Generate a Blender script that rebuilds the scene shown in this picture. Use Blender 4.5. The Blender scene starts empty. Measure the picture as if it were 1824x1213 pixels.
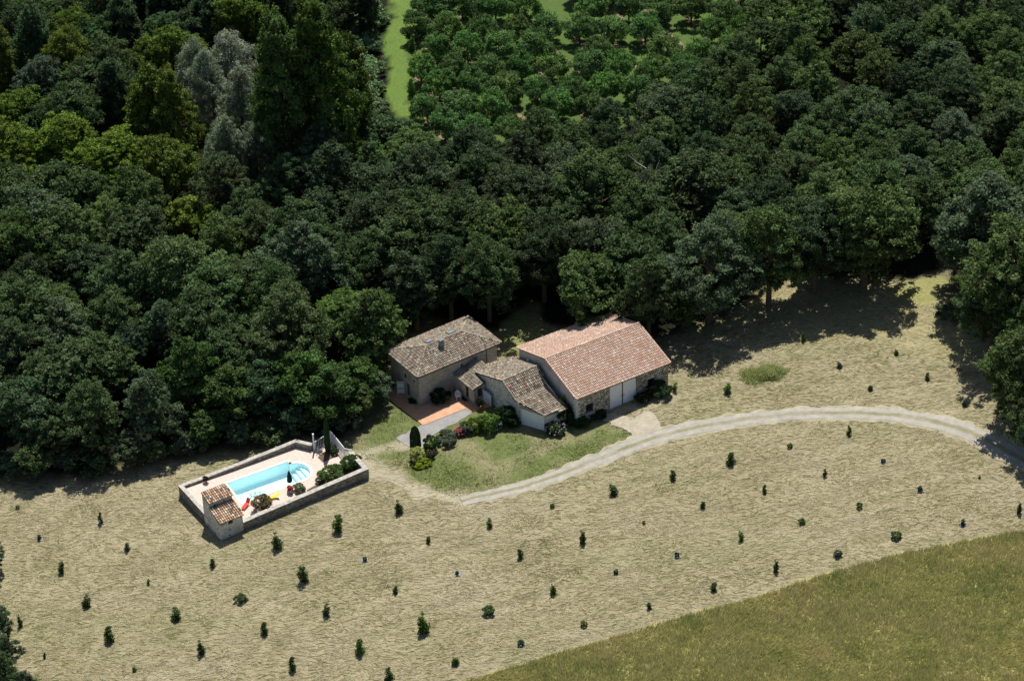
import bpy, math, random
import numpy as np
from mathutils import Vector, Matrix, geometry

random.seed(7); rng = np.random.default_rng(7)
SC = bpy.context.scene
COL = SC.collection

# ---------------------------------------------------------------- camera
CP = np.array([10.78125, -261.63059, 188.83712])
RX = np.array([0.99947278, -0.01840999, -0.02674393])
UX = np.array([0.03246791, 0.56672217, 0.82326898])
FX = np.array([0.0, 0.82370325, -0.56702112])
PW, PH, FPX = 1824.0, 1213.0, 5000.0
cam = bpy.data.cameras.new('camera'); camo = bpy.data.objects.new('camera', cam); COL.objects.link(camo)
M = Matrix.Identity(4)
for i in range(3):
    M[i][0] = RX[i]; M[i][1] = UX[i]; M[i][2] = -FX[i]; M[i][3] = CP[i]
camo.matrix_world = M
cam.sensor_width = 36; cam.lens = FPX / PW * 36; cam.clip_start = 1; cam.clip_end = 5000
SC.camera = camo

# ---------------------------------------------------------------- light
SUN_EL, SUN_AZ = math.radians(60), math.radians(85.5)      # azimuth counter-clockwise from +x
w = bpy.data.worlds.new('World'); SC.world = w; w.use_nodes = True
nt = w.node_tree; bg = nt.nodes['Background']
sky = nt.nodes.new('ShaderNodeTexSky'); sky.sky_type = 'NISHITA'; sky.sun_disc = False
sky.sun_elevation = SUN_EL; sky.sun_rotation = math.radians(90) - SUN_AZ
nt.links.new(sky.outputs[0], bg.inputs[0]); bg.inputs[1].default_value = 0.06
sd = bpy.data.lights.new('sun', 'SUN'); sd.energy = 4.6; sd.angle = math.radians(0.53); sd.color = (1, 0.965, 0.9)
so = bpy.data.objects.new('sun', sd); COL.objects.link(so)
sv = Vector((math.cos(SUN_EL) * math.cos(SUN_AZ), math.cos(SUN_EL) * math.sin(SUN_AZ), math.sin(SUN_EL)))
so.rotation_euler = sv.to_track_quat('Z', 'Y').to_euler(); so.location = sv * 300
SC.view_settings.view_transform = 'Standard'; SC.view_settings.look = 'None'
SC.view_settings.exposure = 0.45; SC.view_settings.gamma = 1.0
SC.render.engine = 'CYCLES'
SC.cycles.max_bounces = 6; SC.cycles.transparent_max_bounces = 8

# ---------------------------------------------------------------- places on the ground
TX, TY = 0.06236824, -0.03482868
def TZ(x, y): return TX * x + TY * y
def ray(x, y): return (x - PW / 2) / FPX * RX - (y - PH / 2) / FPX * UX + FX
def G(x, y, h=0.0):
    d = ray(x, y)
    t = (TX * CP[0] + TY * CP[1] + h - CP[2]) / (d[2] - TX * d[0] - TY * d[1])
    return CP + t * d
def PROJ(P):
    d = np.asarray(P, float) - CP; z = d @ FX
    return np.stack([PW / 2 + FPX * (d @ RX) / z, PH / 2 - FPX * (d @ UX) / z], -1)

# ---------------------------------------------------------------- small node helpers
def N(nt, t, **k):
    n = nt.nodes.new(t)
    for a, b in k.items(): setattr(n, a, b)
    return n
def mat(name, rough=0.8, spec=0.25):
    m = bpy.data.materials.new(name); m.use_nodes = True
    b = m.node_tree.nodes['Principled BSDF']; b.inputs['Roughness'].default_value = rough
    b.inputs['Specular IOR Level'].default_value = spec
    return m, m.node_tree, b
def L(nt, a, b): nt.links.new(a, b)
def ramp(nt, fac, stops, interp='LINEAR'):
    r = N(nt, 'ShaderNodeValToRGB'); r.color_ramp.interpolation = interp
    el = r.color_ramp.elements
    while len(el) > 1: el.remove(el[-1])
    el[0].position = stops[0][0]; el[0].color = (*stops[0][1], 1)
    for p, c in stops[1:]:
        e = el.new(p); e.color = (*c, 1)
    L(nt, fac, r.inputs[0]); return r.outputs[0]
def noise(nt, vec, scale, detail=4, rough=0.6, dist=0.0):
    n = N(nt, 'ShaderNodeTexNoise'); n.inputs['Scale'].default_value = scale
    n.inputs['Detail'].default_value = detail; n.inputs['Roughness'].default_value = rough
    n.inputs['Distortion'].default_value = dist
    if vec is not None: L(nt, vec, n.inputs['Vector'])
    return n.outputs['Fac']
def mapping(nt, vec, rot=(0, 0, 0), sc=(1, 1, 1)):
    m = N(nt, 'ShaderNodeMapping'); m.inputs['Rotation'].default_value = rot; m.inputs['Scale'].default_value = sc
    L(nt, vec, m.inputs['Vector']); return m.outputs[0]
def mix(nt, fac, a, b, mode='MIX'):
    m = N(nt, 'ShaderNodeMix', data_type='RGBA', blend_type=mode)
    for s, v in ((m.inputs[0], fac), (m.inputs[6], a), (m.inputs[7], b)):
        if isinstance(v, (int, float)): s.default_value = v
        elif isinstance(v, tuple): s.default_value = (*v, 1)
        else: L(nt, v, s)
    return m.outputs[2]
def math_(nt, op, a, b=0.0):
    m = N(nt, 'ShaderNodeMath', operation=op)
    for s, v in ((m.inputs[0], a), (m.inputs[1], b)):
        if isinstance(v, (int, float)): s.default_value = v
        else: L(nt, v, s)
    return m.outputs[0]
def bump(nt, bsdf, h, strength, dist):
    b = N(nt, 'ShaderNodeBump'); b.inputs['Strength'].default_value = strength; b.inputs['Distance'].default_value = dist
    L(nt, h, b.inputs['Height']); L(nt, b.outputs[0], bsdf.inputs['Normal'])
def coords(nt, which='Object'): return N(nt, 'ShaderNodeTexCoord').outputs[which]
def geo_pos(nt): return N(nt, 'ShaderNodeNewGeometry').outputs['Position']

def plain(name, c, rough=0.7, spec=0.3, var=0.25, scale=3.0, metal=0.0):
    m, nt, b = mat(name, rough, spec)
    f = noise(nt, geo_pos(nt), scale, 5)
    d = tuple(x * (1 - var) for x in c); e = tuple(min(1, x * (1 + var)) for x in c)
    L(nt, ramp(nt, f, [(0.3, d), (0.7, e)]), b.inputs['Base Color'])
    b.inputs['Metallic'].default_value = metal
    return m

def leaf_material():
    m, nt, b = mat('leaf', 0.75, 0.08)
    oi = N(nt, 'ShaderNodeObjectInfo'); at = N(nt, 'ShaderNodeAttribute', attribute_name='tint')
    g = math_(nt, 'ADD', math_(nt, 'MULTIPLY', at.outputs['Fac'], 1.15), 0.42)
    c = mix(nt, 1.0, oi.outputs['Color'], N_rgb(nt, math_(nt, 'MULTIPLY', g, 1.25)), 'MULTIPLY')
    L(nt, c, b.inputs['Base Color'])
    tr = N(nt, 'ShaderNodeBsdfTranslucent'); L(nt, mix(nt, 1.0, c, (1.15, 1.25, 0.45), 'MULTIPLY'), tr.inputs[0])
    ms = N(nt, 'ShaderNodeMixShader'); ms.inputs[0].default_value = 0.3
    L(nt, b.outputs[0], ms.inputs[1]); L(nt, tr.outputs[0], ms.inputs[2])
    L(nt, ms.outputs[0], nt.nodes['Material Output'].inputs[0])
    return m
def N_rgb(nt, v):
    c = N(nt, 'ShaderNodeCombineColor')
    for i in range(3): L(nt, v, c.inputs[i])
    return c.outputs[0]
def attr_color_material(name, attr='col', rough=0.8, spec=0.2, var=0.35, scale=9.0, bumpd=0.0):
    m, nt, b = mat(name, rough, spec)
    at = N(nt, 'ShaderNodeAttribute', attribute_name=attr)
    f = noise(nt, geo_pos(nt), scale, 5, 0.7)
    c = mix(nt, 1.0, at.outputs['Color'], ramp(nt, f, [(0.25, (1 - var,) * 3), (0.75, (1 + var * 0.6,) * 3)]), 'MULTIPLY')
    L(nt, c, b.inputs['Base Color'])
    if bumpd: bump(nt, b, f, 0.6, bumpd)
    return m

def stone(name, scale, cols, mortar, mort_w=0.05, squash=1.6, bd=0.06, holes=False):
    m, nt, b = mat(name, 0.9, 0.15)
    p = mapping(nt, geo_pos(nt), (0, 0, 0.5), (1, 1, squash))
    wp = N(nt, 'ShaderNodeVectorMath', operation='ADD')
    nn = N(nt, 'ShaderNodeTexNoise'); nn.inputs['Scale'].default_value = scale * 0.9; L(nt, p, nn.inputs['Vector'])
    sc = N(nt, 'ShaderNodeVectorMath', operation='SCALE'); sc.inputs['Scale'].default_value = 0.35 / scale
    L(nt, nn.outputs['Color'], sc.inputs[0]); L(nt, p, wp.inputs[0]); L(nt, sc.outputs[0], wp.inputs[1])
    v = N(nt, 'ShaderNodeTexVoronoi'); v.inputs['Scale'].default_value = scale; L(nt, wp.outputs[0], v.inputs['Vector'])
    ve = N(nt, 'ShaderNodeTexVoronoi', feature='DISTANCE_TO_EDGE'); ve.inputs['Scale'].default_value = scale
    L(nt, wp.outputs[0], ve.inputs['Vector'])
    sep = N(nt, 'ShaderNodeSeparateColor'); L(nt, v.outputs['Color'], sep.inputs[0])
    n = len(cols); sc_ = ramp(nt, sep.outputs[0], [(i / n, c) for i, c in enumerate(cols)], 'CONSTANT')
    e = ramp(nt, ve.outputs['Distance'], [(mort_w * 0.4, (0,) * 3), (mort_w, (1,) * 3)])
    c = mix(nt, e, mortar, sc_)
    big = noise(nt, geo_pos(nt), 0.8, 6, 0.65)
    c = mix(nt, 1.0, c, ramp(nt, big, [(0.3, (0.72,) * 3), (0.7, (1.15,) * 3)]), 'MULTIPLY')
    fine = noise(nt, geo_pos(nt), 14, 3)
    c = mix(nt, 1.0, c, ramp(nt, fine, [(0.3, (0.85,) * 3), (0.7, (1.1,) * 3)]), 'MULTIPLY')
    if holes:      # open joints and missing stones
        vh = N(nt, 'ShaderNodeTexVoronoi'); vh.inputs['Scale'].default_value = 1.5; L(nt, wp.outputs[0], vh.inputs['Vector'])
        c = mix(nt, ramp(nt, vh.outputs['Distance'], [(0.17, (1,) * 3), (0.24, (0,) * 3)]), c, (0.10, 0.095, 0.08))
    L(nt, c, b.inputs['Base Color']); bump(nt, b, e, 0.8, bd)
    return m

MT = {}
MT['leaf'] = leaf_material()
MT['bark'] = plain('bark', (0.12, 0.095, 0.07), 0.95, 0.1, 0.45, 5)
MT['dead_bark'] = plain('dead_bark', (0.5, 0.48, 0.44), 0.95, 0.1, 0.3, 5)
MT['tile'] = attr_color_material('tile', 'col', 0.85, 0.15, 0.45, 16)
MT['tile_bed'] = plain('tile_bed', (0.075, 0.06, 0.05), 0.95, 0.1, 0.3, 6)  # channels between cover tiles, their shade painted in as a dark tone
MT['rubble'] = stone('rubble', 2.5, [(0.442, 0.403, 0.338), (0.598, 0.559, 0.481), (0.351, 0.325, 0.273), (0.520, 0.468, 0.377), (0.676, 0.637, 0.559)], (0.13, 0.115, 0.09), 0.10, 1.7)
MT['pale_rubble'] = stone('pale_rubble', 3.6, [(0.769, 0.739, 0.662), (0.862, 0.816, 0.723), (0.677, 0.646, 0.569), (0.769, 0.708, 0.616), (0.880, 0.862, 0.800)], (0.739, 0.708, 0.630), 0.05, 1.5, holes=True)
MT['cut_stone'] = stone('cut_stone', 3.0, [(0.486, 0.446, 0.378), (0.567, 0.527, 0.446), (0.446, 0.405, 0.351), (0.527, 0.472, 0.405)], (0.405, 0.378, 0.324), 0.05, 2.2, 0.02)
MT['dark_rubble'] = stone('dark_rubble', 3.6, [(0.288, 0.264, 0.222), (0.360, 0.324, 0.276), (0.204, 0.186, 0.156), (0.324, 0.300, 0.252), (0.432, 0.408, 0.360)], (0.156, 0.144, 0.120), 0.08, 1.6)
MT['render_wall'] = plain('render_wall', (0.413, 0.362, 0.288), 0.95, 0.1, 0.25, 1.2)
MT['grey_render'] = plain('grey_render', (0.446, 0.419, 0.392), 0.95, 0.1, 0.22, 1.0)
MT['coping'] = plain('coping', (0.392, 0.371, 0.331), 0.95, 0.1, 0.35, 2.5)
MT['white_paint'] = plain('white_paint', (0.829, 0.840, 0.862), 0.5, 0.3, 0.06, 2)
MT['shutter_paint'] = plain('shutter_paint', (0.682, 0.726, 0.704), 0.5, 0.3, 0.06, 2)
MT['white_plastic'] = plain('white_plastic', (0.8, 0.8, 0.8), 0.35, 0.5, 0.03, 2)
MT['dark_glass'] = plain('dark_glass', (0.02, 0.022, 0.025), 0.12, 0.6, 0.2, 2)
MT['dark_metal'] = plain('dark_metal', (0.05, 0.05, 0.055), 0.45, 0.5, 0.2, 3)
MT['grey_metal'] = plain('grey_metal', (0.32, 0.33, 0.34), 0.35, 0.5, 0.15, 3)
MT['wood_dark'] = plain('wood_dark', (0.11, 0.08, 0.055), 0.85, 0.2, 0.3, 5)
MT['concrete'] = plain('concrete', (0.462, 0.440, 0.407), 0.9, 0.2, 0.2, 3)
MT['liner'] = plain('liner', (0.88, 0.96, 0.98), 0.5, 0.3, 0.03, 1)
MT['pool_coping'] = plain('pool_coping', (0.68, 0.62, 0.56), 0.8, 0.3, 0.08, 3)
MT['red_cloth'] = plain('red_cloth', (0.62, 0.06, 0.05), 0.8, 0.2, 0.15, 5)
MT['yellow_cloth'] = plain('yellow_cloth', (0.7, 0.72, 0.05), 0.8, 0.2, 0.1, 5)
MT['green_cloth'] = plain('green_cloth', (0.015, 0.04, 0.035), 0.85, 0.2, 0.2, 5)
MT['terracotta'] = plain('terracotta', (0.36, 0.16, 0.09), 0.85, 0.2, 0.2, 5)
MT['grey_pot'] = plain('grey_pot', (0.25, 0.25, 0.26), 0.85, 0.2, 0.2, 5)
MT['rubber'] = plain('rubber', (0.03, 0.028, 0.026), 0.9, 0.2, 0.2, 5)
MT['white_stone'] = plain('white_stone', (0.5, 0.48, 0.44), 0.9, 0.2, 0.2, 5)
MT['chimney_slab'] = plain('chimney_slab', (0.2, 0.195, 0.19), 0.9, 0.2, 0.2, 5)
MT['soil'] = plain('soil', (0.12, 0.085, 0.055), 0.95, 0.1, 0.4, 5)
MT['white_sheet'] = plain('white_sheet', (0.25, 0.25, 0.27), 0.9, 0.2, 0.3, 6)

MT['blade'] = attr_color_material('blade', 'col', .8, .1, .1, 3)
_nt = MT['blade'].node_tree; _b = _nt.nodes['Principled BSDF']; _t = N(_nt, 'ShaderNodeBsdfTranslucent'); L(_nt, _b.inputs['Base Color'].links[0].from_socket, _t.inputs[0])
_m = N(_nt, 'ShaderNodeMixShader'); _m.inputs[0].default_value = 0.5; L(_nt, _b.outputs[0], _m.inputs[1]); L(_nt, _t.outputs[0], _m.inputs[2]); L(_nt, _m.outputs[0], _nt.nodes['Material Output'].inputs[0])

# ---------------------------------------------------------------- object helpers
def link(o, parent=None):
    COL.objects.link(o)
    if parent is not None: o.parent = parent
    return o
def tag(o, label=None, cat=None, group=None, kind=None):
    if label: o['label'] = label
    if cat: o['category'] = cat
    if group: o['group'] = group
    if kind: o['kind'] = kind
    return o
def thing(name, label, cat, loc=(0, 0, 0), rotz=0.0, group=None):
    o = bpy.data.objects.new(name, None); o.location = loc; o.rotation_euler = (0, 0, rotz)
    o.empty_display_size = 0.3
    COL.objects.link(o); return tag(o, label, cat, group)
class MB:
    def __init__(s): s.v = []; s.f = []; s.c = []
    def quad(s, *p, col=None):
        n = len(s.v); s.v += [tuple(q) for q in p]; s.f.append(tuple(range(n, n + len(p)))); s.c += [col or (1, 1, 1)] * len(p)
    def poly(s, pts): s.quad(*pts)
    def box(s, x0, y0, z0, x1, y1, z1, fr=None, col=None):
        P = [(x0, y0, z0), (x1, y0, z0), (x1, y1, z0), (x0, y1, z0), (x0, y0, z1), (x1, y0, z1), (x1, y1, z1), (x0, y1, z1)]
        if fr: P = [fr(*p) for p in P]
        n = len(s.v); s.v += P; s.c += [col or (1, 1, 1)] * 8
        for f in ((0, 3, 2, 1), (4, 5, 6, 7), (0, 1, 5, 4), (1, 2, 6, 5), (2, 3, 7, 6), (3, 0, 4, 7)): s.f.append(tuple(n + i for i in f))
    def tube(s, pts, rad, n=6, cap=True, col=None):
        pts = [Vector(p) for p in pts]; m = len(s.v)
        for i, p in enumerate(pts):
            d = (pts[min(i + 1, len(pts) - 1)] - pts[max(i - 1, 0)]).normalized()
            a = d.cross(Vector((0.31, 0.95, 0.05))).normalized(); b = d.cross(a)
            r = rad[i] if isinstance(rad, (list, tuple)) else rad
            for k in range(n):
                t = 2 * math.pi * k / n; s.v.append(tuple(p + (a * math.cos(t) + b * math.sin(t)) * r)); s.c.append(col or (1, 1, 1))
        for i in range(len(pts) - 1):
            for k in range(n):
                k2 = (k + 1) % n
                s.f.append((m + i * n + k, m + i * n + k2, m + (i + 1) * n + k2, m + (i + 1) * n + k))
        if cap:
            s.f.append(tuple(m + k for k in range(n))[::-1]); s.f.append(tuple(m + (len(pts) - 1) * n + k for k in range(n)))
    def mesh(s, name, m, smooth=False):
        me = bpy.data.meshes.new(name); me.from_pydata([tuple(map(float, q)) for q in s.v], [], s.f)
        if any(c != (1, 1, 1) for c in s.c):
            a = me.color_attributes.new('col', 'FLOAT_COLOR', 'POINT')
            a.data.foreach_set('color', np.c_[np.array(s.c, float), np.ones(len(s.c))].ravel())
        me.materials.append(MT[m] if isinstance(m, str) else m)
        if smooth: me.polygons.foreach_set('use_smooth', [True] * len(me.polygons))
        me.update(); return me
    def build(s, name, m, parent=None, smooth=False):
        return link(bpy.data.objects.new(name, s.mesh(name, m, smooth)), parent)
def np_mesh(name, V, F, m, attrs=None, smooth=False):
    """V (n,3), F (m,k) all same k"""
    me = bpy.data.meshes.new(name); k = F.shape[1]
    me.vertices.add(len(V)); me.vertices.foreach_set('co', np.ascontiguousarray(V, np.float32).ravel())
    me.loops.add(F.size); me.loops.foreach_set('vertex_index', np.ascontiguousarray(F, np.int32).ravel())
    me.polygons.add(len(F)); me.polygons.foreach_set('loop_start', np.arange(0, F.size, k, dtype=np.int32))
    me.polygons.foreach_set('loop_total', np.full(len(F), k, np.int32))
    if smooth: me.polygons.foreach_set('use_smooth', np.ones(len(F), bool))
    for an, (tp, data) in (attrs or {}).items():
        if tp == 'c':
            a = me.color_attributes.new(an, 'FLOAT_COLOR', 'POINT'); a.data.foreach_set('color', np.c_[data, np.ones(len(data))].astype(np.float32).ravel())
        else:
            a = me.attributes.new(an, 'FLOAT', 'POINT'); a.data.foreach_set('value', data.astype(np.float32))
    me.materials.append(MT[m] if isinstance(m, str) else m); me.update(calc_edges=True); return me

# value noise in numpy -------------------------------------------------
class VN:
    def __init__(s, seed): s.t = np.random.default_rng(seed).random((256, 256))
    def __call__(s, x, y):
        xi = np.floor(x).astype(int); yi = np.floor(y).astype(int); fx = x - xi; fy = y - yi
        fx = fx * fx * (3 - 2 * fx); fy = fy * fy * (3 - 2 * fy); t = s.t
        a = t[xi % 256, yi % 256]; b = t[(xi + 1) % 256, yi % 256]; c = t[xi % 256, (yi + 1) % 256]; d = t[(xi + 1) % 256, (yi + 1) % 256]
        return (a * (1 - fx) + b * fx) * (1 - fy) + (c * (1 - fx) + d * fx) * fy
    def fbm(s, x, y, o=4):
        r = 0; a = 1; t = 0
        for i in range(o): r = r + a * s(x * 2 ** i + 17 * i, y * 2 ** i + 31 * i); t += a; a *= 0.55
        return r / t
vn = VN(3); vn2 = VN(11)
def inside(x, y, poly):
    x = np.asarray(x, float); y = np.asarray(y, float); r = np.zeros(x.shape, bool); n = len(poly)
    for i in range(n):
        x0, y0 = poly[i][:2]; x1, y1 = poly[(i + 1) % n][:2]
        c = ((y0 > y) != (y1 > y)) & (x < (x1 - x0) * (y - y0) / ((y1 - y0) or 1e-9) + x0); r ^= c
    return r
def dist_poly(x, y, poly, closed=True):
    d = np.full(np.shape(x), 1e9); n = len(poly)
    for i in range(n if closed else n - 1):
        x0, y0 = poly[i][:2]; x1, y1 = poly[(i + 1) % n][:2]; dx, dy = x1 - x0, y1 - y0
        t = np.clip(((x - x0) * dx + (y - y0) * dy) / (dx * dx + dy * dy + 1e-9), 0, 1)
        d = np.minimum(d, np.hypot(x - x0 - t * dx, y - y0 - t * dy))
    return d
def soft(x, y, poly, w):    # 1 inside, 0 outside, softened over w metres
    d = dist_poly(x, y, poly); s = np.where(inside(x, y, poly), d, -d); return np.clip(0.5 + s / w, 0, 1)
def GP(px): return [tuple(G(*p)[:2]) for p in px]

# ---------------------------------------------------------------- zones of the ground (as traced on the ground plane)
Z_FOREST = GP([(-600, 905), (0, 858), (150, 850), (300, 815), (430, 800), (520, 775), (600, 790), (640, 770), (690, 700), (690, 640), (760, 560), (880, 600), (925, 560), (960, 590), (1040, 600),
               (1180, 610), (1290, 560), (1400, 520), (1500, 525), (1590, 520), (1625, 500), (1690, 480), (1720, 560), (1790, 640), (1900, 700), (2400, 800), (2600, -900), (-900, -900)])
Z_LAWN = GP([(620, 800), (665, 740), (680, 700), (670, 680), (640, 690), (690, 640), (760, 700), (900, 720), (1040, 740), (1130, 745), (1145, 775), (1120, 800), (1030, 830), (900, 868), (830, 888), (790, 880), (750, 860), (715, 830), (665, 825)])
Z_LANE = GP([(712, -160), (752, -160), (741, 0), (737, 60), (728, 100), (726, 150), (735, 190), (757, 226), (742, 230), (700, 210), (690, 170), (688, 100), (686, 60), (700, 20)])
Z_ORCH = GP([(736, -200), (728, 100), (728, 160), (757, 226), (800, 300), (900, 300), (1000, 270), (1100, 230), (1200, 190), (1330, 130), (1420, 70), (1450, -200)])
Z_BACKGRASS = GP([(895, 640), (885, 600), (905, 560), (945, 530), (975, 590), (960, 640)])
Z_TALL = GP([(700, 1262), (845, 1209), (987, 1166), (1100, 1134), (1227, 1097), (1375, 1055), (1480, 1021), (1607, 987), (1692, 970), (1824, 947), (2300, 860), (2300, 1700), (700, 1700)])
Z_CLEAR = GP([(1590, 530), (1600, 505), (1640, 495), (1690, 500), (1680, 530), (1640, 545)])
ENC = [(-26.7, -13.85), (-21.4, -22.85), (-5.55, -13.4), (-7.45, -9.85), (-8.5, -9.4), (-10.1, -6.1), (-11.87, -7.91), (-14.0, -6.75)]
HTH = math.radians(33.9); HU = np.array([math.cos(HTH), math.sin(HTH)]); HV = np.array([HU[1], -HU[0]])
BTH = math.radians(30.7); BU = np.array([math.cos(BTH), math.sin(BTH)]); BV = np.array([BU[1], -BU[0]])
def hw(a, b, z=0.0): p = HU * a + HV * b; return (float(p[0]), float(p[1]), float(z))
def bw(a, b, z=0.0): p = BU * a + BV * b; return (float(p[0]), float(p[1]), float(z))

def ground():
    xs = np.unique(np.concatenate([np.linspace(-900, -75, 25), np.arange(-75, 95, 0.45), np.linspace(95, 900, 25)]))
    ys = np.unique(np.concatenate([np.linspace(-600, -62, 20), np.arange(-62, 40, 0.45), np.arange(40, 150, 0.9), np.linspace(150, 1500, 30)]))
    X, Y = np.meshgrid(xs, ys); sh = X.shape; X = X.ravel(); Y = Y.ravel()
    wx = X + 1.6 * (vn.fbm(X * 0.5, Y * 0.5) - 0.5) * 2; wy = Y + 1.6 * (vn2.fbm(X * 0.5, Y * 0.5) - 0.5) * 2
    Z = TZ(X, Y) + 0.10 * (vn.fbm(X * 0.25, Y * 0.25, 3) - 0.5)
    C = np.tile(np.array([0.42, 0.365, 0.228]), (len(X), 1)); hay = np.ones(len(X))
    def lay(poly, col, wd, hv, alpha=1.0):
        nonlocal C, hay
        k = (soft(wx, wy, poly, wd) * alpha); C = C * (1 - k[:, None]) + np.array(col) * k[:, None]; hay = hay * (1 - k) + hv * k
    # broad patches of greener stubble
    g = np.clip((vn.fbm(X * 0.09, Y * 0.16) - 0.5) * 4, 0, 1); C = C * (1 - 0.35 * g[:, None]) + np.array([0.32, 0.325, 0.145]) * 0.35 * g[:, None]
    d = np.clip((vn2.fbm(X * 0.13, Y * 0.2) - 0.55) * 5, 0, 1); C = C * (1 - 0.3 * d[:, None]) + np.array([0.50, 0.43, 0.30]) * 0.3 * d[:, None]
    lay(Z_FOREST, (0.013, 0.015, 0.008), 3.0, 0.3)  # wood floor near black: shadow under the trees put into its colour
    # dry grass still runs in under the first trees on the right
    for e in (GP([(1250, 600), (1330, 540), (1420, 480), (1500, 500), (1600, 500), (1680, 520), (1760, 640), (1700, 640), (1500, 600), (1400, 600)]),): lay(e, (0.42, 0.37, 0.21), 2.5, 0.7)
    lay(Z_BACKGRASS, (0.29, 0.29, 0.13), 1.0, 0.4)
    lay(Z_CLEAR, (0.32, 0.31, 0.13), 0.8, 0.3)
    lay(Z_LAWN, (0.145, 0.175, 0.062), 1.6, 0.12)
    k = soft(wx, wy, Z_LAWN, 2.0) * np.clip((vn2.fbm(X * 0.22, Y * 0.22) - 0.47) * 5, 0, 1)
    C = C * (1 - 0.75 * k[:, None]) + np.array([0.31, 0.275, 0.17]) * 0.75 * k[:, None]
    lay(Z_ORCH, (0.08, 0.13, 0.035), 1.0, 0.0)
    lay(Z_LANE, (0.115, 0.18, 0.042), 1.0, 0.0)
    lay(Z_TALL, (0.33, 0.31, 0.12), 0.6, 0.0)
    dm = dist_poly(X, Y, Z_TALL[1:-3], closed=False); lines = np.cos(2 * math.pi * (dm + 0.5 * vn(X * .1, Y * .1)) / 2.9) * hay * np.clip(dm / 3, 0, 1)      # passes of the mower
    C = C * (1 + 0.055 * lines[:, None] * np.array([1, .95, 1.1]))
    # worn pale verge along the tall grass and along the track
    dv = dist_poly(wx, wy, Z_TALL[1:-3], closed=False); k = np.clip(1 - dv / 1.0, 0, 1) * 0.6; C = C * (1 - k[:, None]) + np.array([0.42, 0.37, 0.25]) * k[:, None]; hay = hay * (1 - k)
    dv = dist_poly(wx, wy, GP([(722, 788), (690, 798), (655, 806), (640, 815), (700, 850), (760, 880), (830, 890)]), closed=False); k = np.clip(1.4 - dv / 1.1, 0, 1) * 0.8; C = C * (1 - k[:, None]) + np.array([0.43, 0.38, 0.29]) * k[:, None]; hay = hay * (1 - 0.8 * k)
    idx = np.arange(len(X)).reshape(sh)
    F = np.stack([idx[:-1, :-1], idx[:-1, 1:], idx[1:, 1:], idx[1:, :-1]], -1).reshape(-1, 4)
    cx = (X[F].mean(1)); cy = (Y[F].mean(1))
    cut = inside(cx, cy, ENC) & (dist_poly(cx, cy, ENC) > 0.7) & (cx < -8.6)
    F = F[~cut]
    m, nt, b = mat('ground', 0.95, 0.1)
    at = N(nt, 'ShaderNodeAttribute', attribute_name='col'); hy = N(nt, 'ShaderNodeAttribute', attribute_name='hay')
    p = geo_pos(nt)
    # wavy wisps of cut grass: long in one direction, short across, warped, with greener hollows between them, their shade also put into the colour
    wn = N(nt, 'ShaderNodeTexNoise'); wn.inputs['Scale'].default_value = 0.16; wn.inputs['Detail'].default_value = 3; L(nt, p, wn.inputs['Vector'])
    sc = N(nt, 'ShaderNodeVectorMath', operation='SCALE'); sc.inputs['Scale'].default_value = 3.6; L(nt, wn.outputs['Color'], sc.inputs[0])
    ad = N(nt, 'ShaderNodeVectorMath', operation='ADD'); L(nt, p, ad.inputs[0]); L(nt, sc.outputs[0], ad.inputs[1])
    q = mapping(nt, ad.outputs[0], (0, 0, -0.42), (1.05, 2.3, 0.3)); h1 = noise(nt, q, 1.35, 2.5, 0.5, 0.8)
    q2 = mapping(nt, ad.outputs[0], (0, 0, -0.9), (0.85, 2.2, 0.3)); h2 = noise(nt, q2, 2.3, 2, 0.5, 0.7)
    hf = noise(nt, p, 6, 5, 0.75)
    big = noise(nt, p, 0.12, 4, 0.6)
    st1 = ramp(nt, h1, [(0.36, (0,) * 3), (0.53, (1,) * 3)]); st2 = ramp(nt, h2, [(0.36, (0,) * 3), (0.52, (1,) * 3)])
    streak = math_(nt, 'ADD', math_(nt, 'MULTIPLY', st1, 0.5), math_(nt, 'MULTIPLY', st2, 0.28))
    streak = math_(nt, 'ADD', streak, math_(nt, 'MULTIPLY', math_(nt, 'SUBTRACT', hf, 0.4), 0.6))
    streak = math_(nt, 'ADD', streak, math_(nt, 'MULTIPLY', math_(nt, 'SUBTRACT', big, 0.5), 0.9))
    sc_col = ramp(nt, streak, [(0.06, (0.42, 0.46, 0.30)), (0.34, (0.72, 0.76, 0.60)), (0.6, (0.97, 0.97, 0.94)), (0.95, (1.16, 1.15, 1.17))])
    fine = ramp(nt, noise(nt, p, 2.6, 8, 0.8), [(0.3, (0.66, 0.7, 0.6)), (0.7, (1.3, 1.26, 1.25))])
    fac = mix(nt, hy.outputs['Fac'], fine, sc_col)
    L(nt, mix(nt, 1.0, at.outputs['Color'], fac, 'MULTIPLY'), b.inputs['Base Color'])
    hh = math_(nt, 'ADD', math_(nt, 'MULTIPLY', streak, hy.outputs['Fac']), math_(nt, 'MULTIPLY', hf, 0.35))
    bump(nt, b, hh, 1.0, 0.35)
    me = np_mesh('ground', np.stack([X, Y, Z], -1), F, m, {'col': ('c', C), 'hay': ('f', hay)}, True)
    tag(link(bpy.data.objects.new('ground', me)), kind='structure')
ground()

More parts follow.
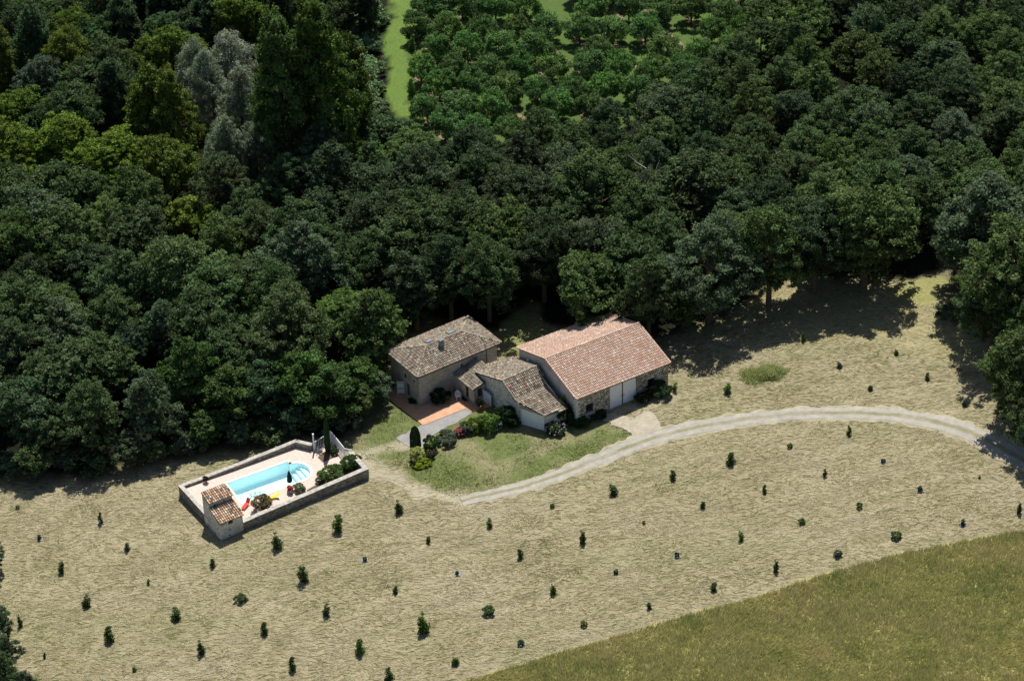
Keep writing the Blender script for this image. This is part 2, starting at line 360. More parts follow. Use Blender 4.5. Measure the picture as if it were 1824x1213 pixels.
def sheet(name, poly, m, dz, step=0.5, jit=0.0, label=None, inner=None):
    """flat sheet following the ground, its outline resampled and made irregular"""
    pts = []
    n = len(poly)
    for i in range(n):
        a = np.array(poly[i][:2]); b = np.array(poly[(i + 1) % n][:2]); k = max(1, int(np.hypot(*(b - a)) / step))
        for j in range(k):
            p = a + (b - a) * j / k
            if jit: p = p + jit * np.array([vn(p[0] * 1.7 + 5, p[1] * 1.7) - 0.5, vn2(p[0] * 1.7, p[1] * 1.7 + 9) - 0.5]) * 2 + jit * 0.8 * (rng.random(2) - 0.5)
            pts.append((p[0], p[1], 0.0))
    tri = geometry.tessellate_polygon([[Vector(p) for p in pts]])
    mb = MB(); mb.v = [(p[0], p[1], TZ(p[0], p[1]) + dz) for p in pts]; mb.f = [tuple(t) for t in tri]; mb.c = [(1, 1, 1)] * len(pts)
    o = mb.build(name, m); fix_up(o); return tag(o, kind='structure')
def fix_up(o):
    me = o.data; me.update()
    fl = [p.index for p in me.polygons if p.normal.z < 0]
    if fl:
        import bmesh
        bm = bmesh.new(); bm.from_mesh(me); bm.faces.ensure_lookup_table()
        bmesh.ops.reverse_faces(bm, faces=[bm.faces[i] for i in fl]); bm.to_mesh(me); bm.free()

def road_mat(name, c, grass=(0.2, 0.19, 0.1), gk=0.62):
    m, nt, b = mat(name, 0.95, 0.1); p = geo_pos(nt)
    f = noise(nt, p, 1.1, 8, 0.75); f2 = noise(nt, p, 9, 4, 0.7)
    c1 = ramp(nt, f, [(0.3, tuple(x * 0.8 for x in c)), (0.65, tuple(x * 1.15 for x in c))])
    c1 = mix(nt, 1.0, c1, ramp(nt, f2, [(0.3, (0.82,) * 3), (0.7, (1.15,) * 3)]), 'MULTIPLY')
    g = noise(nt, p, 0.7, 8, 0.8)
    c1 = mix(nt, ramp(nt, g, [(gk, (0,) * 3), (gk + 0.08, (1,) * 3)]), c1, grass)
    L(nt, c1, b.inputs['Base Color']); bump(nt, b, f2, 0.5, 0.05); return m
# the curving farm track
CL = [(822, 893, 2.2), (905, 874, 2.6), (990, 848, 2.6), (1080, 812, 2.8), (1160, 782, 3.2), (1240, 762, 3.2), (1330, 747, 3.0), (1420, 738, 3.0), (1505, 736, 3.0), (1590, 740, 3.2), (1670, 754, 3.3), (1740, 776, 3.4), (1800, 806, 3.3), (1880, 850, 3.3), (1990, 915, 3.3)]
def smooth_line(P, k=8):
    P = np.array(P, float); out = []
    for i in range(len(P) - 1):
        p0 = P[max(i - 1, 0)]; p1 = P[i]; p2 = P[i + 1]; p3 = P[min(i + 2, len(P) - 1)]
        for j in range(k):
            t = j / k; out.append(0.5 * ((2 * p1) + (-p0 + p2) * t + (2 * p0 - 5 * p1 + 4 * p2 - p3) * t * t + (-p0 + 3 * p1 - 3 * p2 + p3) * t ** 3))
    out.append(P[-1]); return np.array(out)
line = smooth_line([(*G(x, y)[:2], wd) for x, y, wd in CL], 14)
T = np.gradient(line[:, :2], axis=0); T /= np.linalg.norm(T, axis=1)[:, None]; NR = np.stack([-T[:, 1], T[:, 0]], 1)
def track():
    m, nt, b = mat('track', 0.95, 0.1); p = geo_pos(nt)
    at = N(nt, 'ShaderNodeAttribute', attribute_name='col')
    f = noise(nt, p, 1.3, 8, 0.75); f2 = noise(nt, p, 8, 4, 0.7)
    c = mix(nt, 1.0, at.outputs['Color'], ramp(nt, f, [(0.3, (0.78, 0.78, 0.76)), (0.68, (1.14,) * 3)]), 'MULTIPLY')
    c = mix(nt, 1.0, c, ramp(nt, f2, [(0.3, (0.85,) * 3), (0.7, (1.12,) * 3)]), 'MULTIPLY')
    L(nt, c, b.inputs['Base Color']); bump(nt, b, f2, 0.5, 0.04)
    K = 17; V = []; C = []
    for i in range(len(line)):
        s0 = i * 0.33
        for k in range(K):
            t = k / (K - 1) * 2 - 1; wd = line[i, 2] / 2 * 1.0
            e = (vn.fbm(np.array(s0 * 1.1), np.array(3.3 if k < 3 else 9.1)) - 0.5) * 1.3 if k in (0, 1, K - 2, K - 1) else 0
            q = line[i, :2] + NR[i] * (t * wd + e)
            V.append((q[0], q[1], TZ(*q) + 0.065 - 0.05 * abs(t) ** 6))
            pale = np.array([0.345, 0.325, 0.28]); mid = np.array([0.28, 0.255, 0.195]); grs = np.array([0.21, 0.2, 0.1])
            wob = t + (vn(s0 * 0.5, 1.7) - 0.5) * 0.25
            c = pale if abs(abs(wob) - 0.48) < 0.26 else mid
            if abs(wob) < 0.16 and vn(s0 * 0.3, 40.3) > 0.5: c = grs * 0.6 + mid * 0.4
            if abs(t) > 0.86: c = (mid * 0.5 + np.array([0.42, 0.365, 0.228]) * 0.5)
            C.append(c * (0.92 + 0.16 * vn2(s0 * 2, t * 5)))
    F = [(i * K + k, (i + 1) * K + k, (i + 1) * K + k + 1, i * K + k + 1) for i in range(len(line) - 1) for k in range(K - 1)]
    me = np_mesh('farm_track', np.array(V), np.array(F), m, {'col': ('c', np.array(C))}, True)
    o = link(bpy.data.objects.new('farm_track', me)); fix_up(o); tag(o, kind='structure')
track()
MT['gravel'] = road_mat('gravel', (0.27, 0.26, 0.25), (0.2, 0.2, 0.13), 0.7)
MT['dirt'] = road_mat('dirt', (0.37, 0.325, 0.25), (0.22, 0.19, 0.1), 0.6)
sheet('dirt_forecourt', GP([(1128, 747), (1150, 730), (1163, 736), (1180, 762), (1200, 772), (1165, 782), (1132, 794), (1125, 772), (1090, 757), (1068, 742), (1095, 735)]), 'dirt', 0.054, 0.4, 0.3)
sheet('gravel_strip', GP([(752, 757), (830, 720), (842, 735), (815, 752), (790, 764), (768, 778), (752, 800), (736, 797), (718, 792), (705, 780)]), 'gravel', 0.056, 0.4, 0.12)

def paving_mat(name, c, c2, joint, size, rot):
    m, nt, b = mat(name, 0.85, 0.2); p = mapping(nt, geo_pos(nt), (0, 0, -rot))
    br = N(nt, 'ShaderNodeTexBrick'); br.offset = 0.0; br.inputs['Scale'].default_value = 1.0
    br.inputs['Brick Width'].default_value = size; br.inputs['Row Height'].default_value = size
    br.inputs['Mortar Size'].default_value = 0.012; br.inputs['Color1'].default_value = (*c, 1); br.inputs['Color2'].default_value = (*c2, 1)
    br.inputs['Mortar'].default_value = (*joint, 1); L(nt, p, br.inputs['Vector'])
    f = noise(nt, geo_pos(nt), 3, 5)
    L(nt, mix(nt, 1.0, br.outputs['Color'], ramp(nt, f, [(0.3, (0.86,) * 3), (0.7, (1.1,) * 3)]), 'MULTIPLY'), b.inputs['Base Color'])
    return m
MT['terrace'] = paving_mat('terrace', (0.50, 0.27, 0.155), (0.56, 0.33, 0.21), (0.42, 0.27, 0.18), 0.4, HTH)
MT['deck'] = paving_mat('deck', (0.58, 0.455, 0.385), (0.62, 0.50, 0.43), (0.51, 0.40, 0.34), 0.5, math.radians(28.9))
def slab(name, pts, z0, z1, m):
    mb = MB(); n = len(pts)
    tri = geometry.tessellate_polygon([[Vector((p[0], p[1], 0)) for p in pts]])
    mb.v = [(p[0], p[1], (z1(p) if callable(z1) else z1)) for p in pts] + [(p[0], p[1], (z0(p) if callable(z0) else z0)) for p in pts]
    mb.c = [(1, 1, 1)] * (2 * n); mb.f = [tuple(t) for t in tri] + [(i, (i + 1) % n, n + (i + 1) % n, n + i) for i in range(n)]
    o = mb.build(name, m); fix_up_top(o, n); return o
def fix_up_top(o, n):
    import bmesh
    bm = bmesh.new(); bm.from_mesh(o.data); bmesh.ops.recalc_face_normals(bm, faces=bm.faces); bm.faces.ensure_lookup_table()
    for f in bm.faces:
        if abs(f.normal.z) > 0.9 and f.normal.z < 0 and all(v.index < n for v in f.verts): f.normal_flip()
    bm.to_mesh(o.data); bm.free()
t_ = slab('terrace', [hw(-1.95, 3.6)[:2], hw(-1.96, -6.2)[:2], hw(-1.6, -9.0)[:2], hw(0.3, -9.0)[:2], hw(0.3, -0.3)[:2], hw(4.5, -0.3)[:2], hw(4.5, 3)[:2], hw(6.4, 4.0)[:2], hw(6.3, 5.7)[:2], hw(3.6, 5.1)[:2], hw(3.55, 4.05)[:2]], lambda p: TZ(*p[:2]) - 0.1, lambda p: TZ(*p[:2]) + 0.10, 'terrace')
tag(t_, kind='structure')

# ---------------------------------------------------------------- tiles
def _lin(c): return tuple((x / 255.0) ** 2.2 for x in c)
PAL_OLD = [(_lin(c), w_) for c, w_ in [((152, 141, 124), 9), ((140, 129, 113), 7), ((120, 109, 97), 4), ((166, 155, 137), 6), ((150, 126, 108), 2.2), ((182, 144, 120), 0.6), ((104, 94, 84), 2), ((144, 136, 124), 7), ((188, 176, 157), 1.2)]]
PAL_NEW = [(_lin(c), w_) for c, w_ in [((188, 157, 137), 10), ((193, 163, 144), 9), ((196, 169, 151), 8), ((200, 177, 160), 5), ((182, 148, 128), 4), ((208, 192, 178), 1.5), ((212, 198, 184), 0.6), ((178, 150, 132), 2)]]
PAL_CAB = [(_lin(c), w_) for c, w_ in [((186, 158, 134), 6), ((198, 174, 150), 5), ((172, 136, 110), 4), ((112, 104, 96), 3), ((186, 146, 116), 2), ((140, 126, 112), 3), ((208, 188, 166), 2)]]
def pick(pal):
    w_ = np.array([p[1] for p in pal]); i = rng.choice(len(pal), p=w_ / w_.sum()); c = np.array(pal[i][0]); k = 0.06 if pal is PAL_NEW else 0.13; return tuple(np.clip(c * rng.uniform(1 - k, 1 + k), 0, 1))
def barrel(mb, p0, p1, nrm, r0, r1, col, n=5):
    """half-round tile from p0 (upper end) to p1 (lower end), arched towards nrm"""
    d = (p1 - p0).normalized(); s = d.cross(nrm).normalized(); m = len(mb.v)
    for p, r in ((p0, r0), (p1, r1)):
        for k in range(n + 1):
            t = math.pi * k / n; mb.v.append(tuple(p + s * (math.cos(t) * r) + nrm * (math.sin(t) * r * 0.8))); mb.c.append(col)
    for k in range(n): mb.f.append((m + k, m + k + 1, m + n + 2 + k, m + n + 1 + k))
    mb.f.append(tuple(m + n + 1 + k for k in range(n + 1)))
def tile_plane(mb, poly, eave, pal, sp=0.215, course=0.36, over=0.08):
    """poly: 3D planar polygon; eave: unit horizontal direction of the eave"""
    P = [Vector(p) for p in poly]; e = Vector(eave).normalized()
    nrm = Vector((0, 0, 0))
    for i in range(len(P)): nrm += (P[i] - P[0]).cross(P[(i + 1) % len(P)] - P[0])
    nrm.normalize()
    if nrm.z < 0: nrm = -nrm
    dn = e.cross(nrm).normalized()
    if dn.z > 0: dn = -dn
    o = P[0]; st = [((p - o).dot(e), (p - o).dot(dn)) for p in P]
    s0, s1 = min(a for a, _ in st), max(a for a, _ in st); t1 = max(b for _, b in st); t0 = min(b for _, b in st)
    ncol = max(1, int(round((s1 - s0) / sp))); sp2 = (s1 - s0) / ncol
    S = []; Tt = []
    for i in range(ncol):
        s = s0 + (i + 0.5) * sp2; k = 0
        while True:
            t = t1 - k * course
            if t < t0 - 0.05: break
            S.append(s); Tt.append(t); k += 1
    S = np.array(S); Tt = np.array(Tt); ok = inside(S, Tt - course * 0.45, st)
    for s, t in zip(S[ok], Tt[ok]):
        j = rng.normal(0, 0.008); lo = o + e * (s + j) + dn * (t + over) + nrm * (0.055 + rng.uniform(0, 0.012)); up = o + e * (s + rng.normal(0, 0.006)) + dn * (t - course) + nrm * 0.02
        barrel(mb, up, lo, nrm, sp2 * 0.36, sp2 * 0.46, pick(pal))
    return nrm
def ridge_caps(mb, a, b, pal, r=0.13, step=0.36):
    a = Vector(a); b = Vector(b); n = max(1, int((b - a).length / step)); d = (b - a) / n
    for i in range(n):
        p = a + d * i; q = a + d * (i + 1.15)
        barrel(mb, p + Vector((0, 0, 0.05)), q + Vector((0, 0, 0.085)), Vector((0, 0, 1)), r * 0.9, r * 1.1, pick(pal), 6)
def deck_under(mb, poly, th=0.09):
    """thin slab carrying the tiles"""
    n = len(poly); t = [Vector(p) for p in poly]; b = [p - Vector((0, 0, th)) for p in t]
    mb.quad(*t); mb.quad(*b[::-1])
    for i in range(n): mb.quad(t[i], b[i], b[(i + 1) % n], t[(i + 1) % n])

# ---------------------------------------------------------------- walls with openings
def wall_panel(mb, p0, p1, zb, tops, openings=(), inward=None, depth=0.22):
    """vertical wall face p0->p1 (world xy), bottom z zb, tops [(s,z)...]; openings (s0,s1,z0,z1) become holes with reveals"""
    p0 = np.array(p0[:2], float); p1 = np.array(p1[:2], float); Ln = float(np.hypot(*(p1 - p0))); d = (p1 - p0) / Ln
    if isinstance(tops, (int, float)): tops = [(0, tops), (Ln, tops)]
    ts = [t[0] for t in tops]; tz = [t[1] for t in tops]; top = lambda s: float(np.interp(s, ts, tz))
    br = sorted(set([0.0, Ln] + ts + [v for o in openings for v in o[:2]])); br = [s for s in br if -1e-6 <= s <= Ln + 1e-6]
    at = lambda s, z, k=0.0: (p0[0] + d[0] * s + (inward[0] * k if inward is not None else 0), p0[1] + d[1] * s + (inward[1] * k if inward is not None else 0), z)
    for a, b in zip(br[:-1], br[1:]):
        if b - a < 1e-6: continue
        mid = (a + b) / 2; segs = [(zb, zb)]; hs = sorted([(o[2], o[3]) for o in openings if o[0] <= mid <= o[1]]); cur = (zb, zb)
        for z0, z1 in hs:
            mb.quad(at(a, cur[0]), at(b, cur[1]), at(b, z0), at(a, z0)); cur = (z1, z1)
        mb.quad(at(a, cur[0]), at(b, cur[1]), at(b, top(b)), at(a, top(a)))
    for s0, s1, z0, z1 in openings:
        if inward is None: continue
        mb.quad(at(s0, z0), at(s1, z0), at(s1, z0, depth), at(s0, z0, depth)); mb.quad(at(s0, z1), at(s0, z1, depth), at(s1, z1, depth), at(s1, z1))
        mb.quad(at(s0, z0), at(s0, z0, depth), at(s0, z1, depth), at(s0, z1)); mb.quad(at(s1, z0), at(s1, z1), at(s1, z1, depth), at(s1, z0, depth))
    return at
def window(parent, p0, p1, s0, s1, z0, z1, inward, depth=0.16, bars=1, m='wood_dark', pane='dark_glass', frame=0.05, label=None):
    p0 = np.array(p0[:2]); d = (np.array(p1[:2]) - p0); d /= np.hypot(*d); inw = np.array(inward[:2])
    fr = lambda s, k, z: (p0[0] + d[0] * s + inw[0] * k, p0[1] + d[1] * s + inw[1] * k, z)
    mb = MB(); a, b = s0 + 0.002, s1 - 0.002; zz0, zz1 = z0 + 0.002, z1 - 0.002
    mb.box(a, depth - 0.05, zz0, a + frame, depth, zz1, fr); mb.box(b - frame, depth - 0.05, zz0, b, depth, zz1, fr)
    mb.box(a + frame, depth - 0.05, zz0, b - frame, depth, zz0 + frame, fr); mb.box(a + frame, depth - 0.05, zz1 - frame, b - frame, depth, zz1, fr)
    for i in range(bars):
        c = a + (b - a) * (i + 1) / (bars + 1); mb.box(c - 0.02, depth - 0.045, zz0 + frame, c + 0.02, depth - 0.005, zz1 - frame, fr)
    w_ = mb.build('window', m, parent); g = MB(); g.box(a + frame * 0.5, depth + 0.003, zz0, b - frame * 0.5, depth + 0.02, zz1, fr); g.build('pane', pane, w_)
    if label: w_['label'] = label
    return w_
iu, iv = HU, HV

# ---------------------------------------------------------------- the house
def house():
    t = thing('stone_house', 'two storey stone house with hipped mottled tile roof and chimney', 'house', hw(0, 0, 0))
    t.location = (0, 0, 0)
    W0, W1 = 10.8, 6.0; zt = 4.3
    left = MB(); right = MB()
    # left (gable side) wall in plaster: u=0, from v=-6 to v=0
    ops = [(6 - 3.2, 6 - 2.6, 2.3, 3.0), (6 - 1.3, 6 - 0.85, 2.72, 3.15), (6 - 2.85, 6 - 2.1, 0.05, 1.85)]
    wall_panel(left, hw(0, -6), hw(0, 0), -2, zt, ops, iu)
    ops2 = [(5.8, 6.05, 2.95, 3.4), (7.05, 7.25, 3.05, 3.3)]
    wall_panel(right, hw(0, 0), hw(10.8, 0), -2, zt, ops2, -iv)
    wall_panel(right, hw(10.8, 0), hw(10.8, -6), -2, zt); wall_panel(right, hw(10.8, -6), hw(0, -6), -2, zt)
    left.build('plaster_wall', 'render_wall', t); right.build('stone_wall', 'cut_stone', t)
    q = MB()      # pale corner quoins standing 2 cm proud
    for k in range(15):
        z = -0.4 + k * 0.31; a = 0.42 if k % 2 else 0.24; b = 0.24 if k % 2 else 0.42
        fr = lambda x, y, z_: hw(x, y, z_)
        q.box(-0.02, -b, z, a, 0.02, z + 0.3, fr)
    q.build('quoins', 'cut_stone', t)
    # surrounds
    for s0, s1, z0, z1 in ops[:2]:
        f = MB(); fr = lambda s, k, z_: hw(-k, -6 + s, z_)
        f.box(s0 - 0.14, 0.003, z0 - 0.14, s1 + 0.14, 0.03, z0, fr); f.box(s0 - 0.14, 0.003, z1, s1 + 0.14, 0.03, z1 + 0.16, fr)
        f.box(s0 - 0.14, 0.003, z0, s0, 0.03, z1, fr); f.box(s1, 0.003, z0, s1 + 0.14, 0.03, z1, fr); f.build('window_surround', 'concrete', t)
        window(t, hw(0, -6), hw(0, 0), s0, s1, z0, z1, iu)
    s0, s1, z0, z1 = ops[2]
    dw = window(t, hw(0, -6), hw(0, 0), s0, s1, z0, z1, iu, bars=1, m='grey_metal'); dw.name = 'glass_door'
    for s0, s1, z0, z1 in ops2: window(t, hw(0, 0), hw(10.8, 0), s0, s1, z0, z1, -iv, bars=0)
    # open white shutter, hinged on the wall and standing straight out
    hx, hy, _ = hw(-0.02, -3.28); sh = MB(); fr = lambda a, b, z: (hx - a, hy + 0.12 * a + b, z)
    sh.box(0, -0.02, -0.28, 0.84, 0.02, 1.62, fr); so_ = sh.build('shutter', 'shutter_paint', t); so_['label'] = 'white shutter standing open beside the door'
    for z in (-0.12, 0.62, 1.42):
        bt = MB(); bt.box(0.08, -0.045, z, 0.78, -0.022, z + 0.06, fr); bt.build('batten', 'dark_metal', so_)
    # eaves, roof
    e = 0.42; ze, zr = 4.42, 5.47
    A, B, C_, D = hw(-e, e, ze), hw(W0 + e, e, ze), hw(W0 + e, -W1 - e, ze), hw(-e, -W1 - e, ze)
    R0, R1 = hw(3.05, -3.0, zr), hw(7.95, -3.0, zr)
    roof = MB(); und = MB()
    for poly, ev in (([A, B, R1, R0], HU), ([B, C_, R1], HV), ([C_, D, R0, R1], HU), ([D, A, R0], HV)):
        deck_under(und, poly); tile_plane(roof, poly, (*ev, 0), PAL_OLD, 0.215, 0.34)
    ro = roof.build('roof', 'tile', t, False)
    und.build('roof_deck', 'tile_bed', ro)
    rc = MB()
    for a, b in ((R0, R1), (R0, A), (R0, D), (R1, B), (R1, C_)): ridge_caps(rc, a, b, PAL_OLD, 0.13)
    rc.build('ridge_tiles', 'tile', ro)
    # eave soffit moulding and gutters
    s = MB()
    def band(o0, o1, z0, z1, mb):
        a = [(-o0, o0), (W0 + o0, o0), (W0 + o0, -W1 - o0), (-o0, -W1 - o0)]; b = [(-o1, o1), (W0 + o1, o1), (W0 + o1, -W1 - o1), (-o1, -W1 - o1)]
        for i in range(4):
            j = (i + 1) % 4
            mb.quad(hw(*a[i], z0), hw(*a[j], z0), hw(*b[j], z1), hw(*b[i], z1))
    band(0.03, 0.30, 4.02, 4.20, s); band(0.30, 0.40, 4.20, 4.325, s); band(0.03, 0.03, 3.9, 4.02, s); s.build('eave_moulding', 'wood_dark', t)
    for i, (a, b) in enumerate(((A, B), (D, A), (B, C_))):
        g = MB(); g.tube([Vector(a) + Vector((0, 0, -0.06)), Vector(b) + Vector((0, 0, -0.06))], 0.085, 8); g.build('gutter', 'dark_metal', t)
    dp = MB(); dp.tube([hw(9.35, 0.42, 4.3), hw(9.35, 0.1, 4.0), hw(9.35, 0.08, 0.3)], 0.045, 8); dp.build('downpipe', 'dark_metal', t)
    # chimney
    c = MB(); fr = lambda x, y, z: hw(x, y, z); c.box(4.42, -2.45, 5.0, 4.9, -2.0, 5.98, fr); ch = c.build('chimney', 'grey_pot', ro)
    ch.name = 'chimney'
    c2 = MB(); c2.box(4.34, -2.54, 6.12, 4.98, -1.91, 6.18, fr); 
    for a, b in ((4.43, -2.44), (4.82, -2.44), (4.43, -2.08), (4.82, -2.08)): c2.box(a, b, 5.98, a + 0.06, b + 0.06, 6.12, fr)
    c2.build('chimney_cap', 'chimney_slab', ro)
    sl = (zr - ze) / 3.42
    for u0 in (3.5, 6.5):
        k = MB(); zf = lambda v: zr - (abs(v + 3.0)) * sl
        fr2 = lambda a, b, z: hw(u0 + a, -3.35 - b, zf(-3.35 - b) + 0.12 + z)
        k.box(0, 0, 0, 0.95, 0.75, 0.07, fr2); sk = k.build('skylight', 'dark_metal', ro); p = MB(); p.box(0.07, 0.06, 0.072, 0.88, 0.69, 0.085, fr2); p.build('pane', 'skylight', sk)
    return t
MT['skylight'] = plain('skylight', (0.25, 0.28, 0.32), 0.08, 0.9, 0.05, 2)
house()

def gable_roof_planes(roof, und, planes, pal, **k):
    for poly, ev in planes: deck_under(und, poly); tile_plane(roof, poly, (*ev, 0), pal, **k)

def annex():
    t = thing('stone_annex', 'small stone link room with lean-to tile roof between house and garage', 'house extension')
    w_ = MB(); ops = [(2.3, 2.95, 0.62, 2.3)]
    wall_panel(w_, hw(4.77, 0.01), hw(4.77, 4.1), -1.5, [(0, 2.55), (4.09, 2.68)], ops, iu)
    ops2 = [(0.5, 1.16, 1.3, 2.47)]
    wall_panel(w_, hw(4.77, 4.1), hw(6.42, 4.1), -1.5, [(0, 2.68), (1.65, 3.05)], ops2, -iv)
    w_.build('wall', 'cut_stone', t)
    window(t, hw(4.77, 4.1), hw(6.42, 4.1), 0.5, 1.16, 1.3, 2.47, -iv, bars=2, m='wood_dark')
    d = MB(); fr = lambda s, k, z: hw(4.77 + k, 0.01 + s, z); d.box(2.302, 0.14, 0.64, 2.948, 0.18, 2.298, fr); do = d.build('door', 'dark_glass', t)
    f = MB(); f.box(2.3, -0.03, 0.55, 2.95, 0.05, 0.618, fr); f.build('doorstep', 'concrete', t); f = MB(); f.box(2.2, -0.03, 2.302, 3.05, 0.02, 2.42, fr); f.build('lintel', 'concrete', t)
    z = lambda u: 2.62 + 0.262 * (u - 4.62)
    poly = [hw(4.62, 0.06, z(4.62)), hw(4.62, 4.22, z(4.62)), hw(6.38, 4.22, z(6.38)), hw(6.38, 2.1, z(6.38)), hw(7.75, 2.6, z(7.75)), hw(7.9, 1.2, z(7.9)), hw(7.9, 0.06, z(7.9))]
    roof = MB(); und = MB(); gable_roof_planes(roof, und, [(poly, HV)], PAL_OLD, sp=0.23, course=0.34)
    ro = roof.build('roof', 'tile', t); und.build('roof_deck', 'tile_bed', ro)
    rc = MB(); ridge_caps(rc, hw(7.9, 1.1, z(7.9)), hw(7.75, 2.75, z(7.75)), PAL_OLD, 0.13); rc.build('ridge_tiles', 'tile', ro); rc = MB(); ridge_caps(rc, hw(4.7, 0.1, 2.62), hw(7.9, 0.1, 3.46), PAL_OLD, 0.1); rc.build('edge_tiles', 'tile', ro)
    # wall closing the back, towards the yard
    b = MB(); wall_panel(b, hw(7.85, 0.05), hw(7.85, 1.4), -1.5, 3.35); b.build('back_wall', 'cut_stone', t)
annex()

def garage():
    t = thing('stone_garage', 'low pale rubble garage with wavy weathered roof and one white door', 'garage')
    w_ = MB(); U0 = 6.43
    zg = lambda v: float(np.interp(v, [1.2, 7.67, 10.15, 13.9], [2.90, 5.18, 3.95, 3.42]))
    pa, pb = hw(U0, 1.9), hw(U0, 10.75)
    tops = [(v - 1.9, zg(v) - 0.10) for v in (1.9, 4.0, 7.67, 9.0, 10.15, 10.75)]
    wall_panel(w_, pa, pb, -1.5, tops)
    c0 = np.array(hw(U0, 10.75)[:2]); c1 = np.array(hw(7.72, 13.72)[:2]); Ld = float(np.hypot(*(c1 - c0))); dd = (c1 - c0) / Ld; inn = np.array([-dd[1], dd[0]])
    if inn @ HU < 0: inn = -inn
    w_.build('wall', 'pale_rubble', t)
    w2 = MB(); op = [(0.28, 3.18, 0.6, 3.08)]
    wall_panel(w2, c0, c1, -1.5, [(0, zg(10.75) - 0.1), (Ld, 3.33)], op, inn); w2.build('front_wall', 'render_wall', t)
    w3 = MB(); wall_panel(w3, hw(7.72, 13.72), hw(10.5, 14.15), -1.5, 3.3); w3.build('end_wall', 'pale_rubble', t); w3 = MB(); wall_panel(w3, hw(10.5, 14.15), hw(10.9, 7.7), -1.5, [(0, 3.3), (6.2, 4.9)]); w3.build('side_wall', 'pale_rubble', t); w3 = MB(); wall_panel(w3, hw(U0, 1.95), hw(11.2, 2.5), -1.5, 3.0); w3.build('back_wall', 'pale_rubble', t)
    fr = lambda s, k, z: (c0[0] + dd[0] * s + inn[0] * k, c0[1] + dd[1] * s + inn[1] * k, z)
    d = MB(); d.box(0.3, 0.06, 0.6, 3.16, 0.10, 3.06, fr)
    do = d.build('garage_door', 'white_paint', t)
    for k in range(5):
        r = MB(); z = 1.05 + k * 0.42; r.box(0.34, 0.045, z, 3.12, 0.058, z + 0.03, fr); r.build('panel_joint', 'shutter_paint', do)
    f = MB(); f.box(0.20, -0.02, 0.6, 0.279, 0.05, 3.16, fr); f.box(3.181, -0.02, 0.6, 3.26, 0.05, 3.16, fr); f.box(0.279, -0.02, 3.082, 3.181, 0.05, 3.16, fr); f.build('door_frame', 'white_paint', t)
    roof = MB(); und = MB(); P = lambda u, v: hw(u, v, zg(v))
    planes = [([P(6.3, 7.67), P(11.25, 7.67), hw(11.0, 10.15, 3.95), P(6.3, 10.15)], HU),
              ([P(6.3, 10.15), hw(11.0, 10.15, 3.95), hw(10.6, 14.35, 3.355), hw(7.6, 13.95, 3.412), hw(6.42, 10.8, 3.858)], HU),
              ([P(6.3, 7.67), P(11.25, 7.67), P(11.6, 2.4), P(8.4, 1.3), P(7.72, 2.7), P(6.3, 2.1)], HU)]
    gable_roof_planes(roof, und, planes, PAL_OLD, sp=0.235, course=0.36)
    ro = roof.build('roof', 'tile', t); und.build('roof_deck', 'tile_bed', ro)
    rc = MB(); ridge_caps(rc, P(6.3, 7.67), P(11.2, 7.67), PAL_OLD, 0.13)
    for a, b in ((P(6.34, 7.67), P(6.34, 10.15)), (P(6.34, 10.15), hw(7.6, 13.9, 3.42)), (P(6.34, 7.67), P(6.34, 2.2))): ridge_caps(rc, a, b, PAL_OLD, 0.08)
    rc.build('ridge_tiles', 'tile', ro)
    # iron wall ties / weep holes in the gable
    return t
garage()
def gate_panel():
    mb = MB(); fr = lambda s, k, z: hw(5.97 + k, 4.12 + s, z); mb.box(0, 0, 0.35, 1.6, 0.06, 2.2, fr)
    t = thing('white_gate', 'tall white plank gate standing open against the garage wall', 'gate', hw(5.97, 4.12, 0.4)); t.location = (0, 0, 0)
    mb.build('gate_leaf', 'white_paint', t); c = MB(); c.box(-0.03, -0.04, 2.2, 1.64, 0.12, 2.26, fr); c.build('gate_rail', 'coping', t)
gate_panel()

